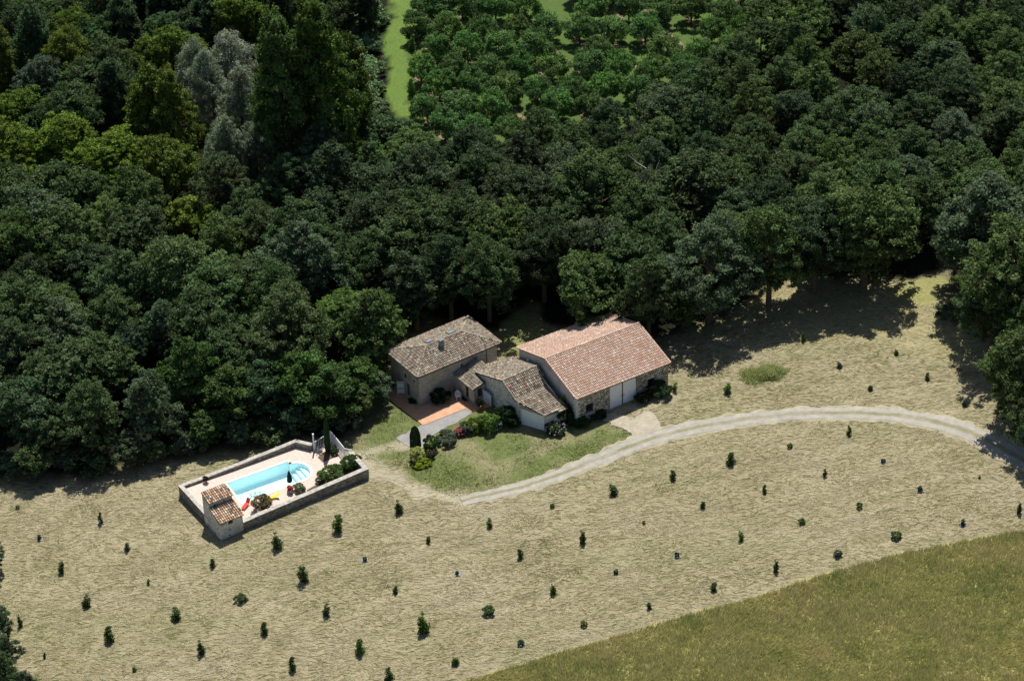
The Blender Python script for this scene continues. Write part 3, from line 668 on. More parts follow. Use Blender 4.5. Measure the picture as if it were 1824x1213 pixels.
def barn():
    t = thing('stone_barn', 'large rubble barn under a pink and cream tiled gable roof with white double doors', 'barn')
    u0, u1, v0, v1 = 12.05, 24.55, 2.35, 14.45; vr, zr, zf, zb = 8.25, 6.75, 5.0, 4.75
    w_ = MB()
    zd = 1.28
    ops = [(1.3, 2.3, 2.25, 3.45), (4.55, 8.15, zd, 4.55), (9.7, 10.65, 2.5, 3.6)]
    wall_panel(w_, bw(u0, v1), bw(u1, v1), -1, zf - 0.12, ops, -BV, 0.3)
    wall_panel(w_, bw(u1, v1), bw(u1, v0), -1, [(0, zf - 0.12), (v1 - vr, zr - 0.12), (v1 - v0, zb - 0.12)]); wall_panel(w_, bw(u1, v0), bw(u0, v0), -1, zb - 0.12)
    w_.build('wall', 'rubble', t)
    g = MB(); slits = [(1.75, 1.82, 3.7, 4.5), (5.55, 5.62, 5.3, 6.1)]
    wall_panel(g, bw(u0, v0), bw(u0, v1), -1, [(0, zb - 0.12), (vr - v0, zr - 0.12), (v1 - v0, zf - 0.12)], slits, BU, 0.2)
    g.build('gable_wall', 'grey_render', t)
    q = MB(); fr = lambda x, y, z: bw(x, y, z)
    for k in range(18):
        z = 0.2 + k * 0.26; a = 0.55 if k % 2 else 0.3; b = 0.3 if k % 2 else 0.55
        q.box(u0 - 0.03, v1 - b, z, u0 + a, v1 + 0.03, z + 0.25, fr)
    q.build('quoins', 'pale_rubble', t)
    for s0, s1, z0, z1 in (ops[0], ops[2]):
        window(t, bw(u0, v1), bw(u1, v1), s0, s1, z0, z1, -BV, depth=0.26, bars=0, m='wood_dark', frame=0.07)
        sl = MB(); sl.box(u0 + s0 - 0.08, v1, z0 - 0.1, u0 + s1 + 0.08, v1 + 0.08, z0 - 0.005, fr); sl.build('window_sill', 'concrete', t)
    # double doors, the gap between them open a little
    def leaf(a, b):
        d = MB(); n = 9
        for i in range(n):
            x0 = a + (b - a) * i / n; x1 = a + (b - a) * (i + 1) / n; d.box(x0 + 0.004, v1 - 0.16 + 0.004 * (i % 2), zd, x1 - 0.004, v1 - 0.10 + 0.004 * (i % 2), 4.54, fr)
        do = d.build('barn_door', 'white_paint', t)
        for z in (1.75, 3.9):
            r = MB(); r.box(a + 0.05, v1 - 0.093, z, b - 0.05, v1 - 0.075, z + 0.1, fr); r.build('strap', 'white_paint', do)
        h = MB(); xx = b - 0.12 if a < u0 + 5 else a + 0.06; h.box(xx, v1 - 0.09, 2.7, xx + 0.06, v1 - 0.05, 2.85, fr); h.build('handle', 'dark_metal', do)
    leaf(u0 + 4.57, u0 + 6.24); leaf(u0 + 6.40, u0 + 8.13)
    gp = MB(); gp.box(u0 + 6.24, v1 - 0.2, zd, u0 + 6.40, v1 - 0.17, 4.5, fr); gp.build('door_gap_shade', 'dark_metal', t)  # solid dark strip standing in for the shade between the leaves
    ov = 0.16; roof = MB(); und = MB()
    sf = (zr - zf) / (14.7 - vr)
    planes = [([bw(u0 - ov, vr, zr), bw(u1 + ov, vr, zr), bw(u1 + ov, 14.75, zf), bw(u0 - ov, 14.75, zf)], BU),
              ([bw(u0 - ov, vr, zr), bw(u1 + ov, vr, zr), bw(u1 + ov, 2.05, zb), bw(u0 - ov, 2.05, zb)], BU)]
    gable_roof_planes(roof, und, planes, PAL_NEW, sp=0.215, course=0.36)
    ro = roof.build('roof', 'tile', t); und.build('roof_deck', 'tile_bed', ro)
    rc = MB(); ridge_caps(rc, bw(u0 - ov, vr, zr), bw(u1 + ov, vr, zr), PAL_NEW, 0.14)
    for a, b in ((bw(u0 - ov, vr, zr), bw(u0 - ov, 14.7, zf)), (bw(u0 - ov, vr, zr), bw(u0 - ov, 2.1, zb)), (bw(u1 + ov, vr, zr), bw(u1 + ov, 14.7, zf))): ridge_caps(rc, a, b, PAL_NEW, 0.09)
    rc.build('ridge_tiles', 'tile', ro)
    gn = MB()      # tile corbelling below the front eave
    for k in range(2): gn.box(u0, v1 + 0.003, zf - 0.28 + k * 0.08, u1, v1 + 0.08 + k * 0.09, zf - 0.205 + k * 0.08, fr)
    gn.build('eave_corbel', 'terracotta', t)
    lp = MB(); lp.tube([bw(u0 - 0.02, 4.7, 4.6), bw(u0 - 0.22, 4.7, 4.65)], 0.03, 6); lp.box(u0 - 0.36, 4.62, 4.52, u0 - 0.18, 4.78, 4.68, fr); lp.build('wall_lamp', 'white_plastic', t)
barn()

# ---------------------------------------------------------------- pool enclosure
D1 = np.array([math.cos(math.radians(28.9)), math.sin(math.radians(28.9))]); D2 = np.array([D1[1], -D1[0]])
PA = np.array([-21.36, -13.43])
def pool_outline(g=0.0):
    q = [(-g, -g), (7.5 + g, -g), (7.5 + g, 0.55 - g * 0.3)]
    for k in range(0, 15):
        a = math.pi * (k / 14) - math.pi / 2; q.append((7.5 + (1.5 + g) * math.cos(a), 2.25 + (1.7 + g) * math.sin(a)))
    q += [(-g, 3.95 + g)]
    return [tuple(PA + D1 * a + D2 * b) for a, b in q]
def pool():
    inner = pool_outline(0.0); outer = pool_outline(0.32); n = len(inner)
    t = thing('swimming_pool', 'pale blue in-ground pool with rounded step end inside the walled terrace', 'swimming pool')
    b = MB()
    for i in range(n):
        j = (i + 1) % n; b.quad((*inner[i], -1.5), (*inner[j], -1.5), (*inner[j], -0.012), (*inner[i], -0.012))
    tri = geometry.tessellate_polygon([[Vector((*p, 0)) for p in inner]])
    m = len(b.v); b.v += [(*p, -1.5) for p in inner]; b.c += [(1, 1, 1)] * n; b.f += [tuple(m + k for k in f) for f in tri]
    b.build('basin', 'liner', t)
    for k in range(3):
        s = MB(); x0 = 7.5 + 0.45 * k; q = []
        for a, bb in [(x0, 0.62)] : pass
        pts = []
        for kk in range(0, 15):
            a = math.pi * (kk / 14) - math.pi / 2; X = 7.5 + 1.49 * math.cos(a); Y = 2.25 + 1.69 * math.sin(a)
            pts.append((max(X, x0), Y))
        ys = [p[1] for p in pts if p[0] > x0 + 1e-6]; y0, y1 = min(ys), max(ys)
        pts = [(x0, y0)] + [p for p in pts if p[0] > x0 + 1e-6] + [(x0, y1)]
        pts = [tuple(PA + D1 * a + D2 * c) for a, c in pts]
        o = slab('step', pts, -1.49, -1.05 + 0.32 * k, 'liner'); o.parent = t
    c = MB()
    for i in range(n):
        j = (i + 1) % n; c.quad((*inner[i], 0.03), (*inner[j], 0.03), (*outer[j], 0.03), (*outer[i], 0.03)); c.quad((*inner[i], -0.012), (*inner[j], -0.012), (*inner[j], 0.03), (*inner[i], 0.03)); c.quad((*outer[i], 0.0), (*outer[j], 0.0), (*outer[j], 0.03), (*outer[i], 0.03))
    c.build('pool_coping', 'pool_coping', t)
    m_, nt, bs = mat('pool_water', 0.04, 0.5)
    tr = N(nt, 'ShaderNodeBsdfTransparent'); tr.inputs[0].default_value = (0.72, 0.94, 0.98, 1)
    gl = N(nt, 'ShaderNodeBsdfGlossy'); gl.inputs['Roughness'].default_value = 0.05
    bp = N(nt, 'ShaderNodeBump'); bp.inputs['Strength'].default_value = 0.08; bp.inputs['Distance'].default_value = 0.05; L(nt, noise(nt, geo_pos(nt), 2.5, 3), bp.inputs['Height']); L(nt, bp.outputs[0], gl.inputs['Normal'])
    fz = N(nt, 'ShaderNodeFresnel'); fz.inputs[0].default_value = 1.33; ms = N(nt, 'ShaderNodeMixShader')
    L(nt, fz.outputs[0], ms.inputs[0]); L(nt, tr.outputs[0], ms.inputs[1]); L(nt, gl.outputs[0], ms.inputs[2]); L(nt, ms.outputs[0], nt.nodes['Material Output'].inputs[0])
    wt = MB(); wt.v = [(*p, -0.11) for p in inner]; wt.c = [(1, 1, 1)] * n; wt.f = [tuple(f) for f in tri]
    wo = wt.build('water', m_, t); fix_up(wo)
    # deck around it
    full = [(-26.55, -13.9), (-21.35, -22.7), (-5.75, -13.4), (-7.5, -9.95), (-8.5, -9.45), (-10.1, -6.2), (-11.87, -7.95), (-14.0, -6.9)]
    hole = outer
    V_ = [Vector((*p, 0)) for p in full]; H_ = [Vector((*p, 0)) for p in hole]
    tri = geometry.tessellate_polygon([V_, H_]); d = MB(); d.v = [(p.x, p.y, 0.0) for p in V_ + H_]; d.c = [(1, 1, 1)] * len(d.v); d.f = [tuple(f) for f in tri]
    do = d.build('pool_deck', 'deck', None); fix_up(do); tag(do, kind='structure')
pool()

def run_wall(name, label, pts, th, m='dark_rubble', cap='coping', zb=-2.0, cat='wall'):
    """pts: [(x,y,ztop)...] outer face line; wall lies on the left of travel direction"""
    t = thing(name, label, cat); w_ = MB(); c = MB()
    P = [np.array(p[:2], float) for p in pts]; n = len(P); off = []
    for i in range(n):
        ds = []
        if i > 0: ds.append((P[i] - P[i - 1]) / np.hypot(*(P[i] - P[i - 1])))
        if i < n - 1: ds.append((P[i + 1] - P[i]) / np.hypot(*(P[i + 1] - P[i])))
        nn = [np.array([-d[1], d[0]]) for d in ds]; a = sum(nn); a /= np.hypot(*a); k = th / (a @ nn[0]); off.append(P[i] + a * k)
    for i in range(n - 1):
        K = max(1, int(np.hypot(*(P[i + 1] - P[i])) / 0.9))
        zs = [pts[i][2] + (pts[i + 1][2] - pts[i][2]) * j / K + rng.uniform(-0.025, 0.025) for j in range(K + 1)]; zs[0] = pts[i][2]; zs[-1] = pts[i + 1][2]
        for j in range(K):
            a = P[i] + (P[i + 1] - P[i]) * j / K; b = P[i] + (P[i + 1] - P[i]) * (j + 1) / K; a2 = off[i] + (off[i + 1] - off[i]) * j / K; b2 = off[i] + (off[i + 1] - off[i]) * (j + 1) / K
            z0, z1 = zs[j], zs[j + 1]
            w_.quad((*a, zb), (*b, zb), (*b, z1 - 0.08), (*a, z0 - 0.08)); w_.quad((*b2, zb), (*a2, zb), (*a2, z0 - 0.08), (*b2, z1 - 0.08))
            e = (b - a) / np.hypot(*(b - a)); nn = np.array([-e[1], e[0]]); A_, B_, A2, B2 = a - nn * 0.03, b - nn * 0.03, a2 + nn * 0.03, b2 + nn * 0.03
            c.quad((*A_, z0), (*B_, z1), (*B2, z1), (*A2, z0)); c.quad((*A_, z0 - 0.09), (*B_, z1 - 0.09), (*B_, z1), (*A_, z0)); c.quad((*B2, z1 - 0.09), (*A2, z0 - 0.09), (*A2, z0), (*B2, z1))
    for i in (0, n - 1): w_.quad((*P[i], zb), (*off[i], zb), (*off[i], pts[i][2] - 0.08), (*P[i], pts[i][2] - 0.08)); c.quad((*P[i], pts[i][2] - 0.09), (*off[i], pts[i][2] - 0.09), (*off[i], pts[i][2]), (*P[i], pts[i][2]))
    w_.build('wall_body', m, t); c.build('wall_coping', cap, t); return t
run_wall('stone_wall', 'front rubble wall of the pool terrace turning up beside the garden shrubs', [(-19.0, -21.45, 0.72), (-12.55, -17.5, 0.98), (-5.55, -13.4, 1.38), (-7.45, -9.85, 1.25)], 0.5)
run_wall('stone_wall', 'low left wall of the pool terrace behind the tiled pool hut', [(-26.7, -13.85, 0.3), (-22.9, -20.3, 0.55)], 0.42)
run_wall('stone_wall', 'long back wall of the pool terrace along the wood', [(-12.0, -7.5, 0.75), (-14.0, -6.6, 0.72), (-20.4, -10.35, 0.48), (-26.65, -13.85, 0.3)], 0.45)

def cabin():
    t = thing('pool_hut', 'small rendered pool hut with two stepped tile roofs at the corner of the pool terrace', 'hut')
    f0 = np.array([-21.4, -22.85]); f1 = np.array([-19.02, -21.4]); d = (f1 - f0); W_ = np.hypot(*d); d /= W_; s = np.array([-26.7, -13.85]) - f0; s /= np.hypot(*s)
    P = lambda a, b, z: (*(f0 + d * a + s * b), z)
    w_ = MB(); op = [(1.05, 1.6, 1.15, 1.6), (0.12, 0.85, 1.38, 1.56)]
    inn = np.array([-d[1], d[0]])
    wall_panel(w_, P(0, 0, 0), P(W_, 0, 0), -2, 1.75, op[:1], inn, 0.15)
    prof = [(0, 1.75), (2.30, 2.33), (2.34, 2.95), (3.9, 3.35)]
    wall_panel(w_, P(0, 4.0, 0), P(0, 0, 0), -2, [(4.0 - a, z) for a, z in prof][::-1] if False else sorted([(4.0 - a, z) for a, z in prof]))
    wall_panel(w_, P(W_, 0, 0), P(W_, 4.0, 0), -2, prof + [(4.0, 3.35)])
    wall_panel(w_, P(0, 2.36, 0), P(W_, 2.36, 0), 2.0, 2.96); wall_panel(w_, P(0, 4.0, 0), P(W_, 4.0, 0), -2, 3.3)
    w_.build('wall', 'pale_rubble', t)
    window(t, P(0, 0, 0), P(W_, 0, 0), 1.05, 1.6, 1.15, 1.6, inn, depth=0.12, bars=1)
    v = MB(); fr = lambda a, k, z: (*(f0 + d * a - inn * k), z); v.box(0.12, 0.003, 1.36, 0.85, 0.04, 1.56, fr); v.build('lintel', 'coping', t)
    roof = MB(); und = MB()
    e = (*d, 0)
    pl = [[P(-0.08, -0.15, 1.80), P(W_ + 0.15, -0.15, 1.80), P(W_ + 0.15, 2.34, 2.42), P(-0.08, 2.34, 2.42)], [P(-0.08, 2.22, 3.0), P(W_ + 0.15, 2.22, 3.0), P(W_ + 0.15, 4.05, 3.44), P(-0.08, 4.05, 3.44)]]
    for k_, poly in enumerate(pl):
        roof = MB(); und = MB(); deck_under(und, poly, 0.07); tile_plane(roof, poly, e, PAL_CAB, 0.25, 0.36)
        ro = roof.build('roof', 'tile', t); und.build('roof_deck', 'tile_bed', ro); ro['label'] = ('lower front tile roof', 'upper rear tile roof')[k_]
cabin()

def fences():
    a, b, c, d = np.array([-11.87, -7.91]), np.array([-10.1, -6.1]), np.array([-8.45, -9.35]), np.array([-7.55, -9.75])
    p = MB(); p.tube([(*a, -0.2), (*a, 2.3)], 0.09, 4); t = thing('gate_post', 'tall white square post at the end of the pool back wall', 'post'); p.build('post', 'white_paint', t); q = MB(); q.tube([(*a, 2.3), (*a, 2.36)], 0.12, 4); q.build('post_cap', 'white_paint', t)
    def fence(label, P, Q, h, mesh_infill, n, z0=0.12):
        t = thing('pool_fence', label, 'fence'); Lf = float(np.hypot(*(Q - P))); e = (Q - P) / Lf
        r = MB(); r.tube([(*P, h), (*Q, h)], 0.045, 6); r.build('top_rail', 'white_paint', t); r = MB(); r.tube([(*P, z0), (*Q, z0)], 0.035, 6); r.build('bottom_rail', 'white_paint', t)
        for X in (P, Q): s = MB(); s.tube([(*X, -0.1), (*X, h + 0.05)], 0.05, 6); s.build('fence_post', 'white_paint', t)
        for k in range(1, n):
            x = P + e * Lf * k / n; s = MB(); s.tube([(*x, z0), (*x, h)], 0.013 if mesh_infill else 0.02, 4); s.build('baluster', 'white_paint', t)
    fence('white baluster gate beside the tall white post, behind the cypress', a + (b - a) * 0.08, b, 1.15, False, 9)
    fence('long white slatted fence panel right of the pool cypress', b + np.array([0.05, -0.1]), c, 1.45, True, 40)
    fence('short white fence panel meeting the grey wall end', c + np.array([0.06, -0.03]), d, 1.3, True, 9)
fences()
sb = slab('planting_bed', [G(520 + 510 / 11.03, 770 + 545 / 11.03)[:2], G(520 + 610 / 11.03, 770 + 635 / 11.03)[:2], G(520 + 910 / 11.03, 770 + 500 / 11.03)[:2], G(520 + 770 / 11.03, 770 + 330 / 11.03)[:2]], -0.1, 0.02, 'soil'); tag(sb, kind='structure')
sb = slab('planting_bed', [(-8.0, -14.4), (-6.2, -13.4), (-7.7, -10.4), (-8.9, -11.6), (-11.2, -14.2), (-12.4, -15.3), (-12.2, -16.6)], 0.0, 0.16, 'soil'); tag(sb, kind='structure')

# ---------------------------------------------------------------- foliage
def leaf_cloud(cent, rad, n, size, up=0.5, jitter=0.18, seed=0, squash=0.8, nrand=0.55, slender=0.6, hole=0.0):
    """leaf quads on the shells of many lobes; returns V,F,tint"""
    r = np.random.default_rng(seed); cent = np.asarray(cent, float); rad = np.asarray(rad, float)
    wgt = rad ** 2; li = r.choice(len(cent), n, p=wgt / wgt.sum())
    d = r.normal(size=(n, 3)); d[:, 2] += up; d /= np.linalg.norm(d, axis=1)[:, None]
    ctr = cent.mean(0); out = cent[li] - ctr; on = np.linalg.norm(out, axis=1)[:, None] + 1e-6
    d = d + out / on * 0.55; d /= np.linalg.norm(d, axis=1)[:, None]
    rr = rad[li] * (1 - np.abs(r.normal(0, jitter, n))) * r.uniform(0.85, 1.12, n)
    p = cent[li] + d * rr[:, None] * np.array([1, 1, squash])
    nr = d + r.normal(size=(n, 3)) * nrand; nr /= np.linalg.norm(nr, axis=1)[:, None]
    a = np.cross(nr, r.normal(size=(n, 3))); a /= np.linalg.norm(a, axis=1)[:, None] + 1e-9; b = np.cross(nr, a)
    s = size * r.uniform(0.6, 1.35, n)[:, None]
    V = np.stack([p - a * s * slender, p - b * s, p + a * s * slender, p + b * s], 1).reshape(-1, 3)
    F = np.arange(4 * n).reshape(-1, 4)
    lt = r.uniform(0.25, 0.75, len(cent))[li]; tint = np.clip(lt + r.normal(0, 0.2, n) + 0.18 * (rr / rad[li] - 0.8), 0, 1)
    return V, F, np.repeat(tint, 4)
def lobes(n, rx, rz, zc, rl, seed, lo=-0.35, power=1.0, conic=0.0):
    """centres of foliage tufts on the hull of a few merged masses"""
    r = np.random.default_rng(seed); out = []; rads = []; k = 0
    M_ = [(np.zeros(3), 0.78)]
    for j in range(5):
        a = 2 * math.pi * (j + r.uniform(-.3, .3)) / 5; z = r.uniform(-0.45, 0.55); M_.append((np.array([math.cos(a) * r.uniform(.3, .52), math.sin(a) * r.uniform(.3, .52), z]), r.uniform(.36, .56)))
    M_.append((np.array([r.uniform(-.2, .2), r.uniform(-.2, .2), 0.5]), 0.45))
    while len(out) < n and k < 9000:
        k += 1; c, m = M_[r.integers(len(M_))]; d = r.normal(size=3); d /= np.linalg.norm(d)
        u = c + d * m * r.uniform(0.75, 1.0)
        if u[2] < lo or any(np.linalg.norm(u - c2) < m2 * 0.72 for c2, m2 in M_): continue
        q = u * np.array([rx, rx, rz])
        if conic: q[:2] *= 1 - conic * max(0, u[2])
        q[2] += zc; R_ = r.uniform(*rl)
        if all(np.linalg.norm(q - o) > 0.5 * (R_ + s_) for o, s_ in zip(out, rads)): out.append(q); rads.append(R_)
    return np.array(out), np.array(rads)
def trunk_mesh(name, h, r0, tips, seed, m='bark', lean=0.3):
    r = random.Random(seed); mb = MB(); bx, by = r.uniform(-lean, lean), r.uniform(-lean, lean)
    P = [(0, 0, -0.6), (bx * 0.2, by * 0.2, h * 0.25), (bx * 0.6, by * 0.6, h * 0.5), (bx, by, h * 0.75), (bx * 1.1, by * 1.1, h * 0.95)]
    mb.tube(P, [r0 * 1.25, r0, r0 * 0.8, r0 * 0.5, r0 * 0.15], 7)
    for tpt in tips:
        z = min(h * 0.8, max(h * 0.22, tpt[2] * r.uniform(0.45, 0.65))); s = Vector((bx * z / h, by * z / h, z)); e = Vector(tpt); mid = (s + e) / 2 + Vector((r.uniform(-.3, .3), r.uniform(-.3, .3), -0.2))
        mb.tube([s, mid, e], [r0 * 0.42, r0 * 0.26, r0 * 0.07], 5)
    return mb.mesh(name, m)
KINDS = {}
def make_kind(key, n_var, build):
    KINDS[key] = [build(i) for i in range(n_var)]
def hull_noise(seed):
    """lumpy radius over directions, from a few random bumps"""
    r = np.random.default_rng(seed); D = r.normal(size=(26, 3)); D /= np.linalg.norm(D, axis=1)[:, None]; A = r.uniform(-0.30, 0.34, 26); K = r.uniform(4, 14, 26)
    return lambda d: np.clip(0.86 + (A * np.exp(K * (d @ D.T - 1))).sum(1), 0.45, 1.3)
def oak(i, H=11.0, rx=4.7, zlo=0.16, nt=150, n=22000, size=0.15, tr=(0.35, 0.95), taper=0.35, seed0=100, r0=0.28, nrand=0.75, flat=0.62, droop=0.0, slender=0.6):
    """crown of ragged tufts scattered through a lumpy volume, with gaps between them"""
    r = np.random.default_rng(seed0 + i * 7); zb = H * zlo; zc = (H + zb) / 2; rz = (H - zb) / 2; hn = hull_noise(seed0 + i * 13 + 1)
    C_ = []; R_ = []; k = 0
    while len(C_) < nt and k < 9000:
        k += 1; d = r.normal(size=3); d[2] += 0.25; d /= np.linalg.norm(d); f = 1 - abs(r.normal(0, 0.3))
        if f < 0.25: continue
        q = d * f * hn(d[None])[0]; z = q[2]; wsc = 1 - taper * max(0, z) ** 1.3 - 0.12 * max(0, -z)
        p = np.array([q[0] * rx * wsc, q[1] * rx * wsc, zc + z * rz]); t = r.uniform(*tr) * (0.75 + 0.35 * r.random())
        if p[2] < zb * 0.6: continue
        if all(np.linalg.norm((p - o) * (1, 1, 1.25)) > 0.62 * (t + u) for o, u in zip(C_, R_)): C_.append(p); R_.append(t)
    C_ = np.array(C_); R_ = np.array(R_); w_ = R_ ** 2; li = r.choice(len(C_), n, p=w_ / w_.sum())
    d = r.normal(size=(n, 3)); d /= np.linalg.norm(d, axis=1)[:, None]; rad = R_[li] * np.abs(r.normal(0.72, 0.36, n)) ** 0.8
    el = r.uniform(0.75, 1.5, (len(C_), 3)); el[:, 2] = flat * r.uniform(.8, 1.3, len(C_))
    p = C_[li] + d * rad[:, None] * el[li]; p[:, 2] -= droop * rad * r.random(n)
    out = C_[li] - np.array([0, 0, zc]); out /= np.linalg.norm(out, axis=1)[:, None] + 1e-6
    nr = d * 0.6 + out * 0.25 + np.array([0, 0, 0.55]) + r.normal(size=(n, 3)) * nrand; nr /= np.linalg.norm(nr, axis=1)[:, None]
    a_ = np.cross(nr, r.normal(size=(n, 3))); a_ /= np.linalg.norm(a_, axis=1)[:, None] + 1e-9; b_ = np.cross(nr, a_); s_ = size * r.uniform(0.5, 1.5, n)[:, None]
    V = np.stack([p - a_ * s_ * slender, p - b_ * s_, p + a_ * s_ * slender, p + b_ * s_], 1).reshape(-1, 3)
    tint = np.clip(r.uniform(0.15, 0.85, len(C_))[li] + r.normal(0, 0.2, n), 0, 1)
    cm = np_mesh('crown', V, np.arange(4 * n).reshape(-1, 4), 'leaf', {'tint': ('f', np.repeat(tint, 4))})
    far = np.argsort(-np.linalg.norm(C_ - np.array([0, 0, zc]), axis=1)); tips = [tuple(C_[q] * 0.97) for q in far[:11]]
    return trunk_mesh('trunk', H * 0.85, r0, tips, seed0 + i), cm, H
make_kind('oak', 10, lambda i: oak(i, H=11.5 + 0.4 * (i % 4), rx=4.5 + 0.35 * (i % 3), taper=0.2 + 0.08 * (i % 4), nt=330, tr=(0.2, 0.62), n=30000, size=0.118, nrand=0.95))
make_kind('low_oak', 4, lambda i: oak(i, H=10, rx=3.9, zlo=0.05, nt=290, tr=(0.18, 0.58), n=26000, size=0.115, nrand=0.95, seed0=300, taper=0.4))
make_kind('tall', 4, lambda i: oak(i, H=17, rx=3.3, zlo=0.02, nt=340, tr=(0.2, 0.6), n=32000, size=0.12, nrand=0.95, taper=0.6, seed0=400, flat=0.95, r0=0.32))
make_kind('willow', 3, lambda i: oak(i, H=13, rx=3.8, zlo=0.1, nt=260, tr=(0.2, 0.6), n=30000, size=0.11, taper=0.5, seed0=500, flat=1.0, droop=0.6, slender=0.35))
make_kind('ash', 4, lambda i: oak(i, H=12, rx=4.9, zlo=0.2, nt=300, n=28000, size=0.12, nrand=0.95, tr=(0.2, 0.55), taper=0.25, seed0=600, flat=0.45))
make_kind('young', 3, lambda i: oak(i, H=7.0, rx=2.6, zlo=0.04, nt=140, n=16000, tr=(0.18, 0.48), taper=0.5, seed0=700, r0=0.13, size=0.1, nrand=0.95))
make_kind('bush', 4, lambda i: oak(i, H=2.6, rx=2.2, zlo=0.0, nt=30, n=5000, tr=(0.3, 0.6), taper=0.2, seed0=800, r0=0.07, size=0.13))
def orchard_kind(i):
    r = np.random.default_rng(900 + i); c, r_ = lobes(26, 1.9, 1.7, 2.3, (0.45, 0.85), 900 + i, lo=-0.7)
    V, F, t = leaf_cloud(c, r_, 7500, 0.10, seed=950 + i, up=0.5, jitter=0.35, nrand=0.9)
    Vs = [V]; ts = [t]; n0 = len(V)                                   # upright shoots spraying out of the crown
    for k in range(70):
        a = r.uniform(0, 2 * math.pi); d = np.array([math.cos(a) * r.uniform(.2, 1), math.sin(a) * r.uniform(.2, 1), r.uniform(0.6, 1.4)]); d /= np.linalg.norm(d)
        s = np.array([0, 0, 2.2]) + d * np.array([1.5, 1.5, 1.2]); n = 16; q = s + d * r.uniform(0, 1.0, (n, 1)) * r.uniform(0.6, 1.1)
        nr = r.normal(size=(n, 3)); A = np.cross(nr, d); A /= np.linalg.norm(A, axis=1)[:, None]; B = d + r.normal(0, .4, (n, 3)); sz = 0.12
        Vs.append(np.stack([q - A * sz * .4, q - B * sz, q + A * sz * .4, q + B * sz], 1).reshape(-1, 3)); ts.append(np.full(4 * n, r.uniform(0.5, 1.0)))
    V = np.concatenate(Vs); t = np.concatenate(ts); F = np.arange(len(V)).reshape(-1, 4)
    return trunk_mesh('trunk', 2.4, 0.11, [tuple(x) for x in c[:6]], 900 + i), np_mesh('crown', V, F, 'leaf', {'tint': ('f', t)}), 4.2
make_kind('orchard', 4, orchard_kind)
def sapling_kind(i):
    r = np.random.default_rng(1200 + i); z = np.linspace(0.14, 0.9, 9); c = np.stack([r.uniform(-.11, .11, 9), r.uniform(-.11, .11, 9), z], 1); rd = np.interp(z, [0, .35, 1], [.24, .3, .1]) * r.uniform(.75, 1.2, 9)
    V, F, t = leaf_cloud(c, rd, 800, 0.052, seed=1300 + i, up=0.3, squash=1.0, jitter=0.35)
    tm = MB(); tm.tube([(0, 0, -0.1), (0.01, 0, 0.4), (0, 0.01, 0.85)], [0.02, 0.015, 0.005], 5)
    return tm.mesh('stem', 'bark'), np_mesh('foliage', V, F, 'leaf', {'tint': ('f', t)}), 1.0
make_kind('sapling', 5, sapling_kind)
def lowshrub_kind(i):
    c, rd = lobes(26, 0.44, 0.36, 0.36, (0.07, 0.2), 1400 + i, lo=-0.6)
    V, F, t = leaf_cloud(c, rd, 3600, 0.034, jitter=0.35, nrand=0.9, seed=1450 + i, up=0.4)
    tm = MB()
    for k in range(5): tm.tube([(0, 0, -0.05), tuple(c[k] * np.array([.8, .8, .9]))], [0.02, 0.006], 4)
    return tm.mesh('stem', 'bark'), np_mesh('foliage', V, F, 'leaf', {'tint': ('f', t)}), 0.8
make_kind('shrub', 4, lowshrub_kind)
def cone_kind(i, taper):
    r = np.random.default_rng(1500 + i); n = 5200; z = r.uniform(0.03, 1, n); prof = np.interp(z, [0, .12, .6, .88, 1], [.36, .48, .46, .30, .05] if taper else [.28, .45, .42, .25, .03])
    a = r.uniform(0, 2 * math.pi, n); rr = prof * (1 - np.abs(r.normal(0, .05, n))); p = np.stack([np.cos(a) * rr, np.sin(a) * rr, z], 1)
    nr = np.stack([np.cos(a), np.sin(a), np.full(n, .3)], 1) + r.normal(0, .4, (n, 3)); A = np.cross(nr, [0, 0, 1.0]); A /= np.linalg.norm(A, axis=1)[:, None]; B = np.cross(nr, A); B /= np.linalg.norm(B, axis=1)[:, None]
    sa = 0.05; sb_ = 0.022
    V = np.stack([p - A * sa, p - B * sb_, p + A * sa, p + B * sb_], 1).reshape(-1, 3); F = np.arange(4 * n).reshape(-1, 4)
    tm = MB(); tm.tube([(0, 0, -0.1), (0, 0, 0.9)], [0.05, 0.01], 6)
    return tm.mesh('trunk', 'bark'), np_mesh('crown', V, F, 'leaf', {'tint': ('f', np.repeat(r.uniform(.2, .8, n), 4))}), 1.0
make_kind('cone', 2, lambda i: cone_kind(i, i == 0))

def plant(kind, name, label, cat, x, y, h=None, wid=1.0, color=(0.05, 0.09, 0.03), group=None, var=None, z=None, rot=None):
    """a plant standing at world x,y; h = height in metres; wid = extra width factor"""
    ks = KINDS[kind]; tm, cm, H0 = ks[random.randrange(len(ks)) if var is None else var]
    s = (h or H0) / H0; zz = TZ(x, y) if z is None else z
    t = thing(name, label, cat, (x, y, zz), random.uniform(0, 6.28) if rot is None else rot, group); t.scale = (s * wid, s * wid, s)
    a = link(bpy.data.objects.new(tm.name.split('.')[0], tm), t); b = link(bpy.data.objects.new(cm.name.split('.')[0], cm), t)
    b.color = (*color, 1); return t
def jc(c, k=0.12):
    f = random.uniform(1 - k, 1 + k); return tuple(max(0.003, x * f * random.uniform(1 - k * 0.5, 1 + k * 0.5)) for x in c)

